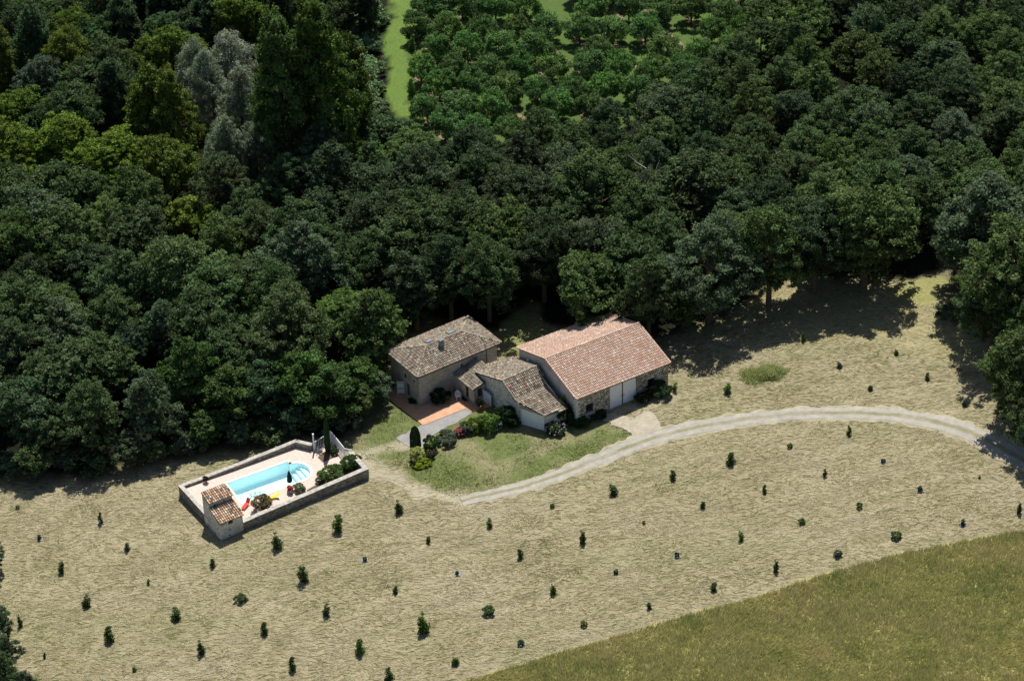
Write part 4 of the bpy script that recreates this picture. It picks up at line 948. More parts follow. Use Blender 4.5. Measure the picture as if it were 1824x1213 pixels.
OAK = (0.066, 0.100, 0.044); OAK2 = (0.080, 0.118, 0.044); DARK = (0.048, 0.072, 0.038); OLIVE = (0.082, 0.118, 0.024); YEL = (0.115, 0.165, 0.03); SILV = (0.20, 0.225, 0.185); SAGE = (0.125, 0.19, 0.10); LIME = (0.15, 0.20, 0.045); BLUEG = (0.076, 0.108, 0.064)
placed = []   # (x, y, r)
def tree_at(kind, name, label, px, top, H, color, wid=1.0, group=None, cat='tree', r=None):
    """crown centre column px, crown top at picture row top, height H metres"""
    lo, hi = top, top + 400
    for _ in range(40):
        m = (lo + hi) / 2; g = G(px, m); q = PROJ(g + np.array([0, 0, H]))
        if q[1] < top: lo = m
        else: hi = m
    g = G(px, (lo + hi) / 2)
    for _ in range(3):
        q = PROJ(g + np.array([0, 0, H * 0.7])); g = G(PROJ(g)[0] + (px - q[0]), (lo + hi) / 2)
    placed.append((g[0], g[1], r or 3.2)); return plant(kind, name, label, cat, g[0], g[1], H, wid, jc(color, 0.06), group)
ORD = ['first', 'second', 'third', 'fourth', 'fifth', 'sixth', 'seventh', 'eighth', 'ninth', 'tenth', 'eleventh', 'twelfth', 'thirteenth', 'fourteenth', 'fifteenth', 'sixteenth', 'seventeenth', 'eighteenth', 'nineteenth', 'twentieth', 'twenty-first', 'twenty-second', 'twenty-third', 'twenty-fourth', 'twenty-fifth']

# named trees of the edge and the glade ---------------------------------
E = tree_at
E('oak', 'oak_tree', 'broad oak right behind the barn, its crown overhanging the pink roof', 1040, 450, 11.5, OAK2, 1.12, r=5)
E('oak', 'oak_tree', 'oak at the right end of the barn, dark crown over the gable', 1155, 462, 11.5, OAK, 1.0, r=4)
E('oak', 'oak_tree', 'wide oak right of the barn with a bluish crown, casting shade on the field', 1265, 402, 13.4, BLUEG, 1.25, r=5.5)
E('oak', 'oak_tree', 'oak with a green sunlit shoulder standing at the edge of the right field', 1372, 375, 13.4, OAK2, 1.05, r=4.5)
E('oak', 'oak_tree', 'tall dome shaped oak alone in front of the dark gap in the right wood', 1545, 325, 14.6, OAK2, 1.15, r=5)
E('oak', 'oak_tree', 'dark oak left of the dome shaped one, trunks showing over dry grass', 1455, 348, 13.8, DARK, 1.0, r=4)
E('oak', 'oak_tree', 'great blue green oak at the right edge of the photo above the small clearing', 1765, 325, 16.0, BLUEG, 1.3, r=6.5)
E('oak', 'oak_tree', 'oak with yellow green sprays cut by the right edge of the photo', 1822, 385, 17, OAK2, 1.1, r=5)
E('oak', 'oak_tree', 'dark oak behind the yellow green sprays at the right edge', 1705, 385, 9.0, OAK, 0.9, r=4)
E('oak', 'oak_tree', 'oak above the bend of the track, crown leaning over the dry field at right', 1770, 485, 11, OAK, 1.0, r=4)
E('low_oak', 'oak_tree', 'oak overhanging the track where it leaves the photo at right', 1822, 590, 12.0, OAK2, 0.95, r=4)
E('low_oak', 'oak_tree', 'lower oak crown beside the track at the right edge', 1850, 690, 9.0, OAK, 0.9, r=4)
E('ash', 'robinia_tree', 'bright green feathery tree at the left rear corner of the house', 598, 505, 9.5, (0.078, 0.14, 0.034), 1.3, r=4)
E('young', 'robinia_tree', 'small light green tree leaning over the orange terrace beside the house', 640, 628, 7.0, (0.06, 0.115, 0.03), 1.25, r=3)
E('young', 'young_tree', 'light green young tree in the row between pool and house, nearest the house', 588, 635, 9, (0.055, 0.1, 0.032), 1.2, r=2.6)
E('young', 'young_tree', 'green pointed young tree in the row behind the pool, above the white gate', 530, 612, 10, (0.06, 0.11, 0.03), 1.1, r=2.8)
E('young', 'young_tree', 'grey green young tree in the row behind the pool wall', 462, 635, 9.2, (0.05, 0.09, 0.045), 1.15, r=2.8)
E('young', 'young_tree', 'olive tinted young tree in the row above the umbrella', 400, 640, 9.8, (0.06, 0.095, 0.03), 1.1, r=2.8)
E('low_oak', 'oak_tree', 'oak with lime tips rising above the wood left of the row of young trees', 330, 600, 11.5, (0.052, 0.1, 0.03), 0.95, r=3.4)
E('low_oak', 'oak_tree', 'blue green oak in the wood edge up the slope from the pool hut', 265, 665, 10.3, BLUEG, 0.9, r=3.2)
E('low_oak', 'oak_tree', 'oak in the shaded wood edge, right of the one nearest the left border', 160, 680, 10.3, OAK, 1.0, r=3.4)
E('low_oak', 'oak_tree', 'pale grey green oak at the left border of the photo above the mown field', 35, 655, 12, (0.065, 0.11, 0.06), 1.0, r=3.6)
E('low_oak', 'oak_tree', 'small oak at the foot of the wood by the left border', 90, 742, 7, OAK, 1.0, r=2.4)
E('ash', 'ash_tree', 'pale silvery green crown standing out of the wood above the pool', 285, 535, 10.0, (0.08, 0.125, 0.075), 0.75, r=3)
E('ash', 'ash_tree', 'grey green bushy crown left of the silvery one in the wood above the pool', 225, 570, 9.5, (0.055, 0.09, 0.055), 0.85, r=3)
E('oak', 'oak_tree', 'dark oak directly behind the ridge of the house', 800, 425, 11.5, DARK, 1.0, r=3.6)
E('oak', 'oak_tree', 'dark oak behind the right end of the house roof', 868, 415, 12.5, OAK, 0.95, r=3.6)
E('low_oak', 'oak_tree', 'shaded oak behind the left end of the house roof', 738, 450, 11, DARK, 1.0, r=3.4)
# the valley behind, left
E('ash', 'yellow_green_tree', 'yellow green spreading tree at the left border, upper half of the photo', 30, 215, 13, YEL, 1.05, r=4.5)
E('ash', 'yellow_green_tree', 'yellow green spreading tree, middle one of the bright clump at upper left', 110, 205, 13, YEL, 1.1, r=4.5)
E('ash', 'yellow_green_tree', 'yellow green spreading tree at the right end of the bright clump, upper left', 200, 225, 13, YEL, 1.0, r=4.5)
E('ash', 'yellow_green_tree', 'yellow green crown low in the bright clump, just above the closed wood', 60, 295, 9, YEL, 1.0, r=3.5)
E('ash', 'yellow_green_tree', 'drooping yellow green branches low in front of the black gap at upper left', 215, 300, 8.5, YEL, 0.95, r=3.5)
E('tall', 'poplar_tree', 'tall olive green poplar left of the silver willows', 262, 95, 19, OLIVE, 1.0, r=4)
E('tall', 'poplar_tree', 'olive green poplar touching the silver willows', 305, 120, 18, OLIVE, 0.9, r=3.4)
E('tall', 'poplar_tree', 'grey green poplar behind the olive one at upper left', 195, 75, 16, (0.055, 0.085, 0.04), 1.1, r=3.6)
E('willow', 'silver_willow', 'topmost silver willow, pale grey rounded crown', 408, 38, 15, SILV, 0.95, r=3.4)
E('willow', 'silver_willow', 'silver willow below the topmost one, slightly greener', 375, 95, 15, (0.165, 0.195, 0.15), 0.9, r=3)
E('willow', 'silver_willow', 'silver willow beside the dark poplars', 428, 115, 16, (0.155, 0.185, 0.145), 0.9, r=3)
E('willow', 'silver_willow', 'lowest silver willow, just above the closed wood', 400, 215, 13, (0.14, 0.175, 0.125), 1.0, r=3.4)
E('willow', 'silver_willow', 'silver willow at the left of the group, half behind the olive poplar', 345, 60, 14, (0.15, 0.18, 0.135), 0.95, r=3)
E('willow', 'silver_willow', 'grey green willow at the right foot of the silver group', 452, 205, 13, (0.13, 0.165, 0.12), 1.0, r=3)
E('tall', 'poplar_tree', 'towering dark poplar, left one of the pair beside the silver willows', 500, 22, 28, (0.055, 0.09, 0.028), .85, r=4.5)
E('tall', 'poplar_tree', 'towering dark poplar, tallest in the wood, tip at the top border', 562, -8, 29, (0.058, 0.092, 0.022), .85, r=4.5)
E('tall', 'poplar_tree', 'dark poplar on the side of the grass lane', 618, 40, 19, (0.055, 0.08, 0.02), 0.9, r=3.6)
E('young', 'lime_green_tree', 'small lime yellow tree glowing at the foot of the silver willows', 328, 338, 9, LIME, 1.0, r=2.6)
E('young', 'yellow_tipped_tree', 'dull yellow crown right of the lime yellow tree', 372, 352, 8, (0.11, 0.16, 0.03), 0.9, r=2.4)
E('ash', 'ash_tree', 'dark crown in the top left corner of the photo', 40, 5, 14, DARK, 1.0, r=4)
E('ash', 'ash_tree', 'grey green crown in the upper left, below the dark corner', 70, 100, 13, (0.06, 0.085, 0.06), 1.0, r=3.6)
E('ash', 'ash_tree', 'green crown at the top border between the dark corner and the willows', 150, 20, 14, (0.045, 0.085, 0.035), 1.0, r=3.6)
E('ash', 'ash_tree', 'light sage crown at the top, left above the silver willows', 290, 15, 10, (0.08, 0.14, 0.065), 0.8, r=3.4)
E('tall', 'poplar_tree', 'dark tree at the top border left of the grass lane', 652, -60, 12, DARK, 0.9, r=3)
E('ash', 'ash_tree', 'shaded tree at the top border, right of the tallest poplar', 612, -40, 11, DARK, 0.8, r=3)
# orchard ---------------------------------------------------------------
OR = (0.085, 0.15, 0.055); orch = []
OPOLY = [(728, -140), (738, 60), (737, 130), (745, 215), (800, 262), (900, 255), (1000, 225), (1100, 190), (1200, 145), (1290, 100), (1345, 55), (1360, -140)]
rowno = 0
for j in range(-14, 22):
    row = []
    for i in range(-6, 12):
        cxp = 766 + 34 * i + 58.5 * j; cyp = 14 + 36 * i + 0.5 * j
        if not inside(np.array(cxp), np.array(cyp), OPOLY) or cyp < -55: continue
        if random.random() < 0.07: continue
        g = G(cxp + random.uniform(-3, 3), cyp + random.uniform(-3, 3) + 24); row.append((g, cxp, cyp))
    if not row: continue
    for k, (g, cxp, cyp) in enumerate(row):
        lab = '%s tree up from the wood in the %s orchard row counted from the grass lane' % (ORD[len(row) - 1 - k], ORD[rowno])
        young_ = cxp < 745 and cyp > 60
        plant('orchard', 'orchard_tree', lab, 'fruit tree', g[0], g[1], random.uniform(3.9, 4.8) * (0.7 if young_ else 1), random.uniform(1.02, 1.22) if not young_ else 0.75, jc(OR, 0.2), 'fruit trees in the orchard rows'); placed.append((g[0], g[1], 2.0)); orch.append(g)
    # strip of bare soil under the row
    a = row[0][0]; b = row[-1][0]; e = (b - a)[:2]; ln = np.hypot(*e); e = e / ln if ln > 1 else np.array([.6, -.8]); nn = np.array([-e[1], e[0]]); a2 = a[:2] - e * 2; b2 = b[:2] + e * 1.5
    s_ = sheet('soil_strip', [tuple(a2 + nn * .32), tuple(a2 - nn * .32), tuple(b2 - nn * .32), tuple(b2 + nn * .32)], 'dirt_strip' if 'dirt_strip' in MT else MT.setdefault('dirt_strip', plain('dirt_strip', (0.20, 0.15, 0.10), 0.95, 0.1, 0.45, 1.5)), 0.06, 0.8, 0.2)
    rowno += 1
# rough sage green thicket left of the lane -----------------------------
for k, (px, py, s_, c) in enumerate([(668, 8, 1.5, SAGE), (684, 30, 1.2, SAGE), (640, 20, 1.6, (0.09, 0.14, 0.07)), (610, 60, 1.6, (0.09, 0.14, 0.07)), (648, 52, 1.6, SAGE), (668, 75, 1.4, SAGE), (640, 95, 1.5, SAGE), (672, 115, 1.3, SAGE), (655, 140, 1.5, SAGE), (682, 150, 1.0, SAGE), (660, 175, 1.5, SAGE), (684, 195, 1.2, SAGE), (640, 200, 1.7, (0.07, 0.11, 0.07)), (668, 228, 1.4, (0.07, 0.12, 0.06)), (626, 300, 1.7, (0.1, 0.16, 0.08)), (655, 255, 1.6, (0.055, 0.1, 0.05)), (700, 232, 1.6, (0.06, 0.1, 0.05)), (725, 240, 1.6, (0.06, 0.1, 0.045))]):
    g = G(px - 14, py + 18); plant('bush', 'thicket_bush', 'pale green thicket bush beside the grass lane, %s from the top' % ORD[k], 'bush', g[0], g[1], 2.2 * s_, 1.0, jc(c, .08), 'thicket bushes beside the grass lane'); placed.append((g[0], g[1], 1.6))
for k, (px, py) in enumerate([(735, 90), (733, 170), (738, 205)]):
    g = G(px, py); plant('sapling', 'young_orchard_tree', 'thin young tree in the first orchard row by the lane, %s from the top' % ORD[k], 'young tree', g[0], g[1], 2.6, 0.7, OR, 'thin young trees by the lane')

# the closed wood: fill what is left -------------------------------------
FILL = [(-60, 848), (0, 838), (100, 832), (200, 818), (300, 796), (400, 780), (470, 766), (560, 755), (650, 745), (680, 690), (700, 640), (730, 600), (800, 560), (870, 580), (905, 545), (940, 515), (985, 550), (1150, 570), (1290, 540), (1400, 500), (1500, 495), (1600, 480), (1700, 470), (1760, 560), (1830, 700), (1950, 700), (1950, -140), (1400, -140), (1385, 70), (1365, 130), (1300, 175), (1200, 235), (1100, 275), (1000, 310), (900, 335), (800, 350), (740, 345), (660, 350), (640, 280), (650, 100), (672, -60), (672, -140), (-80, -140)]
FW = GP(FILL)
def colour_for(px, py):
    if px < 640 and py < 330: return random.choice([DARK, OAK, (0.05, 0.085, 0.045), OLIVE])
    f = random.random()
    base = OAK if f < 0.45 else (OAK2 if f < 0.7 else (BLUEG if f < 0.85 else DARK))
    return base
KEEP = [(330, 40, 475, 270), (475, 20, 650, 215), (210, 90, 330, 235), (-40, 215, 265, 330), (285, 325, 400, 425), (600, -40, 790, 235), (1580, 440, 1700, 560)]
cand = []
gx, gy = [p[0] for p in FW], [p[1] for p in FW]
tries = 0; accepted = []
rr = random.Random(5)
while tries < 34000:
    tries += 1; x = rr.uniform(min(gx), max(gx)); y = rr.uniform(min(gy), max(gy))
    if not inside(np.array(x), np.array(y), FW): continue
    R_ = 2.95
    if any((x - a) ** 2 + (y - b) ** 2 < (R_ + c) ** 2 * 0.8 for a, b, c in placed): continue
    q = PROJ([x, y, TZ(x, y) + 8])
    if not (-50 < q[0] < 1874 and -60 < q[1] < 1300): continue
    if any(a0 < q[0] < a1 and b0 < q[1] < b1 for a0, b0, a1, b1 in KEEP): continue
    placed.append((x, y, R_ * rr.uniform(0.82, 1.1))); accepted.append((x, y, q[0], q[1]))
accepted.sort(key=lambda a: -a[3])
# name each by a landmark of the wood it stands nearest to, counted outwards from it
LM = [('the pool', 480, 800), ('the pool hut', 380, 860), ('the stone house', 790, 590), ('the barn', 1080, 560), ('the dome shaped oak', 1545, 420), ('the small clearing', 1640, 500), ('the silver willows', 400, 160),
      ('the yellow green clump', 120, 280), ('the foot of the grass lane', 735, 225), ('the right orchard corner', 1330, 50), ('the top right corner', 1824, 0), ('the left border of the mown field', 0, 850), ('the middle of the right border', 1824, 400), ('the dead grey tree', 950, 380), ('the black gap in the right wood', 1660, 340), ('the lime yellow tree', 330, 360), ('the middle of the left border', 0, 450), ('the middle of the orchard edge', 1100, 170)]
from collections import defaultdict
bag = defaultdict(list)
for x, y, qx, qy in accepted:
    d = [math.hypot(qx - a, (qy - b) * 1.3) for _, a, b in LM]; i = int(np.argmin(d)); bag[i].append((d[i], x, y, qx, qy))
cnt = 0
for i, lst in bag.items():
    lst.sort()
    for k, (d, x, y, qx, qy) in enumerate(lst):
        side = ('left' if qx < LM[i][1] else 'right') + (' and above' if qy < LM[i][2] else ' and below')
        c = colour_for(qx, qy); hue = {DARK: 'dark green', OAK: 'deep green', OAK2: 'fresh green', BLUEG: 'bluish green', OLIVE: 'olive green'}.get(c, 'greyish green')
        left_up = qx < 640 and qy < 330
        edge = dist_poly(np.array(x), np.array(y), FW) < 5 and qy > 450
        kind = 'tall' if (left_up and rr.random() < .35) else ('low_oak' if edge else ('ash' if rr.random() < .12 else 'oak'))
        H = {'tall': 16, 'low_oak': 11, 'ash': 12, 'oak': 12}[kind] * rr.uniform(.85, 1.15)
        if qy < 330 and qx > 600: H = min(H, 10.0)
        lab = '%s crown, %s out from %s' % (hue, (ORD + ['twenty-sixth', 'twenty-seventh', 'twenty-eighth', 'twenty-ninth', 'thirtieth', 'thirty-first', 'thirty-second', 'thirty-third', 'thirty-fourth', 'thirty-fifth'])[min(k, 34)], LM[i][0])
        plant(kind, 'woodland_tree', lab, 'tree', x, y, H, rr.uniform(.9, 1.2), jc(c, .13), 'trees of the closed wood'); cnt += 1
print('forest fill', cnt, 'orchard', len(orch), 'placed', len(placed))
# understorey along the shaded foot of the wood
UG = [(20, 850), (70, 852), (120, 845), (175, 842), (230, 832), (280, 822), (330, 812), (375, 802), (425, 795), (470, 784), (515, 774), (560, 768), (605, 765), (640, 748), (668, 725), (665, 695), (1100, 585), (1215, 585), (1700, 565)]
for k, (px, py) in enumerate(UG):
    g = G(px + random.uniform(-6, 6), py + random.uniform(-8, 4)); lab = ('dark bush at the foot of the left wood, %s from the left border' % ORD[k]) if k < 16 else ('dark bush under the oaks behind the barn and right field, %s from the barn' % ORD[k - 16])
    plant('young' if k % 3 else 'bush', 'understorey_bush', lab, 'bush', g[0], g[1], random.uniform(3.2, 5.6) if k % 3 else random.uniform(1.8, 2.8), 1.2, jc(OAK2 if k % 2 else BLUEG, .15), 'dark bushes at the foot of the wood')
# hedge cut by the left border of the photo
for k, (px, py, h, c) in enumerate([(-12, 1015, 5.2, BLUEG), (-16, 1080, 5.4, DARK), (-2, 1150, 5.6, BLUEG), (14, 1200, 5.6, BLUEG), (8, 1245, 6.4, OAK), (48, 1262, 5.2, BLUEG)]):
    g = G(px, py); plant('low_oak', 'hedgerow_tree', 'hedgerow tree cut by the left border beside the mown field, %s from the top' % ORD[k], 'tree', g[0], g[1], h, 0.85, jc(c, .08), 'hedgerow trees on the left border')

def dead_tree(px, py, h, label, seed):
    g = G(px, py); t = thing('dead_tree', label, 'dead tree', (g[0], g[1], TZ(g[0], g[1]))); r = random.Random(seed); mb = MB()
    mb.tube([(0, 0, -.3), (0.1, 0, h * .5), (0, 0.1, h * .7)], [.2, .14, .09], 7); mb.build('trunk', 'dead_bark', t)
    for k in range(14):
        a = r.uniform(0, 6.28); z = h * r.uniform(.45, .72); l = r.uniform(1.2, 3.2); s = Vector((0.05, 0.05, z)); b = MB()
        m1 = s + Vector((math.cos(a) * l * .5, math.sin(a) * l * .5, l * .4)); e = m1 + Vector((math.cos(a + .3) * l * .5, math.sin(a + .3) * l * .5, l * .6))
        b.tube([s, m1, e], [.06, .04, .012], 5); m2 = m1 + Vector((math.cos(a - .8) * l * .4, math.sin(a - .8) * l * .4, l * .5)); b.tube([m1, m2], [.03, .01], 4); b.build('branch', 'dead_bark', t)
dead_tree(952, 468, 10.8, 'bare grey dead tree in the middle of the wood above the house', 4)
dead_tree(1150, 425, 14.5, 'bare branched tree poking out of the wood above the barn', 9)

# ---------------------------------------------------------------- saplings in the mown field
SAP = [ # x, y(base), height px, width px, tone
 [(32, 905, 6, 8, 'g'), (180, 931, 22, 9, 'd'), (71, 961, 10, 8, 'b'), (227, 980, 15, 10, 'd'), (111, 1019, 20, 12, 'd'), (155, 1078, 18, 15, 'd'), (36, 1115, 22, 9, 'd'), (80, 1171, 10, 6, 'd'), (196, 1140, 26, 17, 'd'), (265, 1040, 10, 5, 'g'), (313, 1101, 18, 17, 'd'), (358, 1164, 24, 14, 'd'), (239, 1194, 8, 8, 'g'), (379, 1009, 16, 10, 'd'), (493, 976, 28, 20, 'p'), (540, 1036, 30, 18, 'd'), (429, 1070, 14, 20, 'p'), (472, 1127, 20, 14, 'd'), (582, 1095, 20, 12, 'd'), (522, 1192, 24, 13, 'd'),
  (604, 945, 30, 19, 'g'), (710, 913, 22, 16, 'd'), (764, 966, 12, 8, 'd'), (872, 938, 16, 10, 'g'), (1038, 967, 24, 12, 'd'), (650, 998, 7, 8, 'b'), (926, 993, 16, 11, 'd'), (815, 1023, 7, 7, 'b'), (705, 1055, 13, 10, 'd'), (753, 1124, 32, 22, 'g'), (642, 1162, 26, 17, 'g'), (985, 1057, 18, 11, 'g'), (870, 1093, 12, 20, 'p'), (811, 1183, 14, 14, 'g'), (928, 1148, 8, 12, 'b'), (1040, 1115, 9, 12, 'y'), (693, 1216, 28, 16, 'd'), (1097, 1021, 7, 8, 'd'), (984, 903, 6, 8, 'g'),
  (1302, 826, 22, 17, 'd'), (1198, 853, 17, 12, 'd'), (1091, 880, 17, 15, 'd'), (1252, 904, 13, 10, 'd'), (1362, 877, 15, 8, 'd'), (1469, 848, 14, 8, 'd'), (1512, 774, 18, 9, 'd'), (1407, 797, 8, 10, 'p'), (1573, 823, 6, 9, 'b'), (1639, 874, 8, 9, 'b'), (1745, 852, 5, 5, 'g'), (1531, 904, 10, 11, 'p'), (1428, 932, 10, 11, 'g'), (1319, 962, 17, 9, 'g'), (1147, 932, 5, 6, 'd'), (1206, 991, 8, 9, 'b'), (1272, 1050, 13, 12, 'd'), (1156, 1084, 12, 8, 'd'), (1382, 1018, 22, 10, 'd'), (1492, 990, 9, 14, 'b'), (1596, 958, 11, 18, 'p'), (1715, 935, 11, 9, 'b'), (1815, 914, 22, 9, 'd')],
 [(1430, 607, 16, 9, 'g'), (1596, 631, 8, 10, 'g'), (1494, 654, 8, 11, 'b'), (1652, 676, 12, 9, 'd'), (1550, 695, 8, 10, 'b'), (1719, 722, 10, 12, 'b'), (1297, 700, 16, 14, 'g'), (1203, 697, 15, 9, 'g')]]
TONE = {'d': ((0.042, 0.072, 0.024), 'dark green'), 'g': ((0.07, 0.125, 0.028), 'bright green'), 'p': ((0.075, 0.115, 0.042), 'loose pale green'), 'b': ((0.04, 0.065, 0.045), 'tiny bluish'), 'y': ((0.12, 0.11, 0.04), 'brownish')}
STR = {'d': 'dark green', 'g': 'bright green'}
# count them row by row (rows of the plantation run across the picture)
sp_ = sorted(SAP[0], key=lambda s: (round((s[1] + s[0] * 0.29) / 62), s[0]))
rows_ = defaultdict(list)
for s in sp_: rows_[round((s[1] + s[0] * 0.29) / 62)].append(s)
guards = []
for ri, key in enumerate(sorted(rows_)):
    for ci, s in enumerate(sorted(rows_[key])):
        x, y, hp, wp, tn = s; g = G(x, y); c, nm = TONE[tn]; h = max(0.3, hp / 12.9 * 0.9); wid = (wp / 15.5) / (0.62 * h)
        kind = 'shrub' if wp > hp else 'sapling'
        if kind == 'shrub': wid = (wp / 15.5) / (1.05 * h)
        t = plant(kind, 'sapling', '%s sapling, %s from the left in the %s planted row from the top' % (nm, ORD[ci], ORD[ri]), 'sapling', g[0], g[1], h, wid, jc(c, .08), 'saplings planted in the mown field')
        if tn == 'b' or (x, y) in ((180, 931), (540, 1036)): guards.append((g, ri, ci))
for k, s in enumerate(SAP[1]):
    x, y, hp, wp, tn = s; g = G(x, y); c, nm = TONE[tn]; h = max(0.5, hp / 12.9); lab = ['%s sapling highest in the upper right field, under the oak shade' , '%s sapling near the clearing in the upper right field', '%s sapling in the middle of the upper right field', '%s sapling near the shade at the right of the upper field', '%s sapling between track top and middle of the upper field', '%s sapling beside the track near the right oak', '%s sapling left of the big grass mound', '%s weedy plant at the right foot of the barn'][k] % nm
    plant('sapling', 'sapling', lab, 'sapling', g[0], g[1], h, (wp / 15.5) / (0.62 * h), jc(c, .08), 'saplings planted in the mown field')
for g, ri, ci in guards:
    p = [(g[0] - .35 + random.uniform(-.05, .05), g[1] - .32), (g[0] + .38, g[1] - .28), (g[0] + .3, g[1] + .3), (g[0] - .3, g[1] + .26)]
    o = slab('mulch_mat', p, lambda q: TZ(q[0], q[1]) - 0.02, lambda q: TZ(q[0], q[1]) + 0.07, 'white_sheet'); tag(o, 'grey plastic mulch mat around sapling %s of planted row %s' % (ORD[ci], ORD[ri]), 'mulch mat', 'mulch mats round the saplings')
def mound():
    g = G(1364, 668); t = thing('grass_mound', 'broad mound of green weeds in the upper field right of the barn', 'grass mound', (g[0], g[1], TZ(g[0], g[1])))
    n, m = 22, 8; V = []; F = []; ht = lambda r_, a: 0.62 * (1 - r_ ** 2) * (0.8 + 0.4 * float(vn(math.cos(a) * r_ * 2 + 9, math.sin(a) * r_ * 2)))
    for j in range(m + 1):
        for k in range(n): a = 2 * math.pi * k / n; r_ = j / m; e = 1 + .16 * math.sin(2 * a + 1) + .13 * math.sin(5 * a); V.append((2.1 * r_ * e * math.cos(a), 1.5 * r_ * e * math.sin(a), ht(r_, a) - 0.03 * r_ * 6))
    F = [(j * n + k, j * n + (k + 1) % n, (j + 1) * n + (k + 1) % n, (j + 1) * n + k) for j in range(m) for k in range(n)]
    me = np_mesh('earth', np.array(V), np.array(F)[:, ::-1], plain('mound_green', (0.17, 0.21, 0.075), 0.95, 0.1, 0.4, 2.5), smooth=True); link(bpy.data.objects.new('earth', me), t)
    r = np.random.default_rng(5); N_ = 7000; rr_ = np.sqrt(r.random(N_)) * r.uniform(.8, 1.25, N_); a = r.uniform(0, 6.283, N_); e = 1 + .16 * np.sin(2 * a + 1) + .13 * np.sin(5 * a); X = 2.3 * rr_ * e * np.cos(a); Y = 1.7 * rr_ * e * np.sin(a); Z = 0.55 * np.clip(1 - rr_ ** 2, 0, 1) - .1
    h = r.uniform(.15, .6, N_) * np.clip(.5 + vn(X * 1.5 + 30, Y * 1.5 + 30), 0, 2); an = r.uniform(0, 3.14, N_); wx, wy = np.cos(an) * .035, np.sin(an) * .035; lx, ly = r.normal(.1, .2, N_), r.normal(0, .2, N_)
    V = np.stack([np.stack([X - wx, Y - wy, Z], -1), np.stack([X + wx, Y + wy, Z], -1), np.stack([X + lx, Y + ly, Z + h], -1)], 1).reshape(-1, 3)
    c = np.array([.30, .38, .13]) + (np.array([.6, .56, .28]) - np.array([.30, .38, .13])) * (r.random((N_, 1)) ** 2)
    me = np_mesh('grass_blades', V, np.arange(len(V)).reshape(-1, 3), 'blade', {'col': ('c', np.repeat(c, 3, axis=0))}); tag(link(bpy.data.objects.new('grass_blades', me), t), kind='stuff')

# ---------------------------------------------------------------- garden plants
def gp(kind, name, label, px, py, h, width, color, cat='shrub', **k):
    g = G(px, py); base = {'shrub': 1.05, 'bush': 4.0 / 2.6, 'cone': 0.95, 'sapling': .62}[kind]
    return plant(kind, name, label, cat, g[0], g[1], h, width / (base * h), color, **k)
gp('cone', 'clipped_yew', 'clipped dark green column shrub at the end of the gravel strip', 740.5, 799, 3.1, 1.25, (0.03, 0.055, 0.018), 'topiary', var=0)
g_ = G(584.4, 808.7); plant('cone', 'cypress_tree', 'slim dark cypress in the planting bed beside the pool', 'cypress', g_[0], g_[1], 4.7, 0.72 / (0.95 * 4.7), (0.03, 0.05, 0.018), var=1, z=0.0)
gp('shrub', 'variegated_shrub', 'round cream variegated shrub in front of the clipped column', 743, 820, 1.6, 1.9, (0.30, 0.32, 0.12))
gp('shrub', 'golden_shrub', 'low yellow green shrub under the cream variegated one', 752, 827, 0.8, 1.9, (0.16, 0.21, 0.02))
gp('shrub', 'bay_shrub', 'dark glossy shrub right of the clipped column', 767, 800, 1.9, 1.7, (0.04, 0.085, 0.02))
gp('shrub', 'dusky_shrub', 'small dusky purple shrub below the dark glossy one', 767, 816, 1.0, 1.1, (0.07, 0.065, 0.05))
gp('shrub', 'lavender_bush', 'grey green lavender mound left of the pink roses', 796, 786, 1.3, 2.5, (0.075, 0.095, 0.065))
gp('shrub', 'lavender_bush', 'grey green lavender mound between pink roses and green shrubs', 831, 770, 1.2, 1.8, (0.07, 0.09, 0.062))
gp('shrub', 'rose_bush', 'pink flowering rose bush among the lavender', 820, 774, 1.0, 1.4, (0.07, 0.1, 0.04))
gp('shrub', 'yellow_green_shrub', 'yellow green shrub in the middle of the garden border', 846, 765, 1.7, 1.9, (0.085, 0.13, 0.02))
gp('shrub', 'light_green_shrub', 'large light green shrub near the garage wall', 872, 765, 2.1, 2.3, (0.1, 0.17, 0.04))
gp('shrub', 'silver_shrub', 'silvery shrub at the right end of the garden border', 885, 764, 1.2, 1.3, (0.16, 0.2, 0.16))
gp('shrub', 'dark_wall_shrub', 'dark shrub growing against the garage gable wall', 902, 752, 2.2, 2.4, (0.02, 0.038, 0.014))
gp('shrub', 'dark_wall_shrub', 'dark shrub between garage wall and border, left of the garage door', 915, 760, 1.4, 1.6, (0.02, 0.038, 0.014))
gp('shrub', 'house_shrub', 'dark rounded shrub against the long house wall', 784, 715, 1.7, 2.3, (0.02, 0.036, 0.014))
gp('shrub', 'terrace_plant', 'low dark plant at the foot of the plaster wall near the house corner', 738, 716, 0.5, 1.3, (0.02, 0.036, 0.014))
gp('shrub', 'terrace_plant', 'dark plant at the far left corner of the house', 698, 688, 0.9, 0.9, (0.025, 0.045, 0.014))
gp('shrub', 'climbing_shrub', 'dark creeper filling the gap between garage and barn', 1006, 752, 2.6, 2.2, (0.022, 0.045, 0.014))
gp('shrub', 'climbing_shrub', 'yellow leaved creeper tips on the garage roof corner', 1003, 742, 3.0, 0.9, (0.12, 0.17, 0.02))
gp('shrub', 'hydrangea_bush', 'mauve hydrangea at the corner between garage and barn', 990, 770, 1.2, 2.3, (0.04, 0.075, 0.025))
gp('shrub', 'barn_shrub', 'dark shrub by the barn wall next to the hydrangea', 1037, 757, 0.9, 2.0, (0.028, 0.055, 0.018))
gp('shrub', 'barn_shrub', 'dark shrub under the left barn window', 1066, 741, 0.7, 2.2, (0.022, 0.042, 0.016))
gp('shrub', 'barn_shrub', 'dark broad shrub at the right end of the barn wall', 1172, 702, 1.6, 3.0, (0.022, 0.042, 0.016))
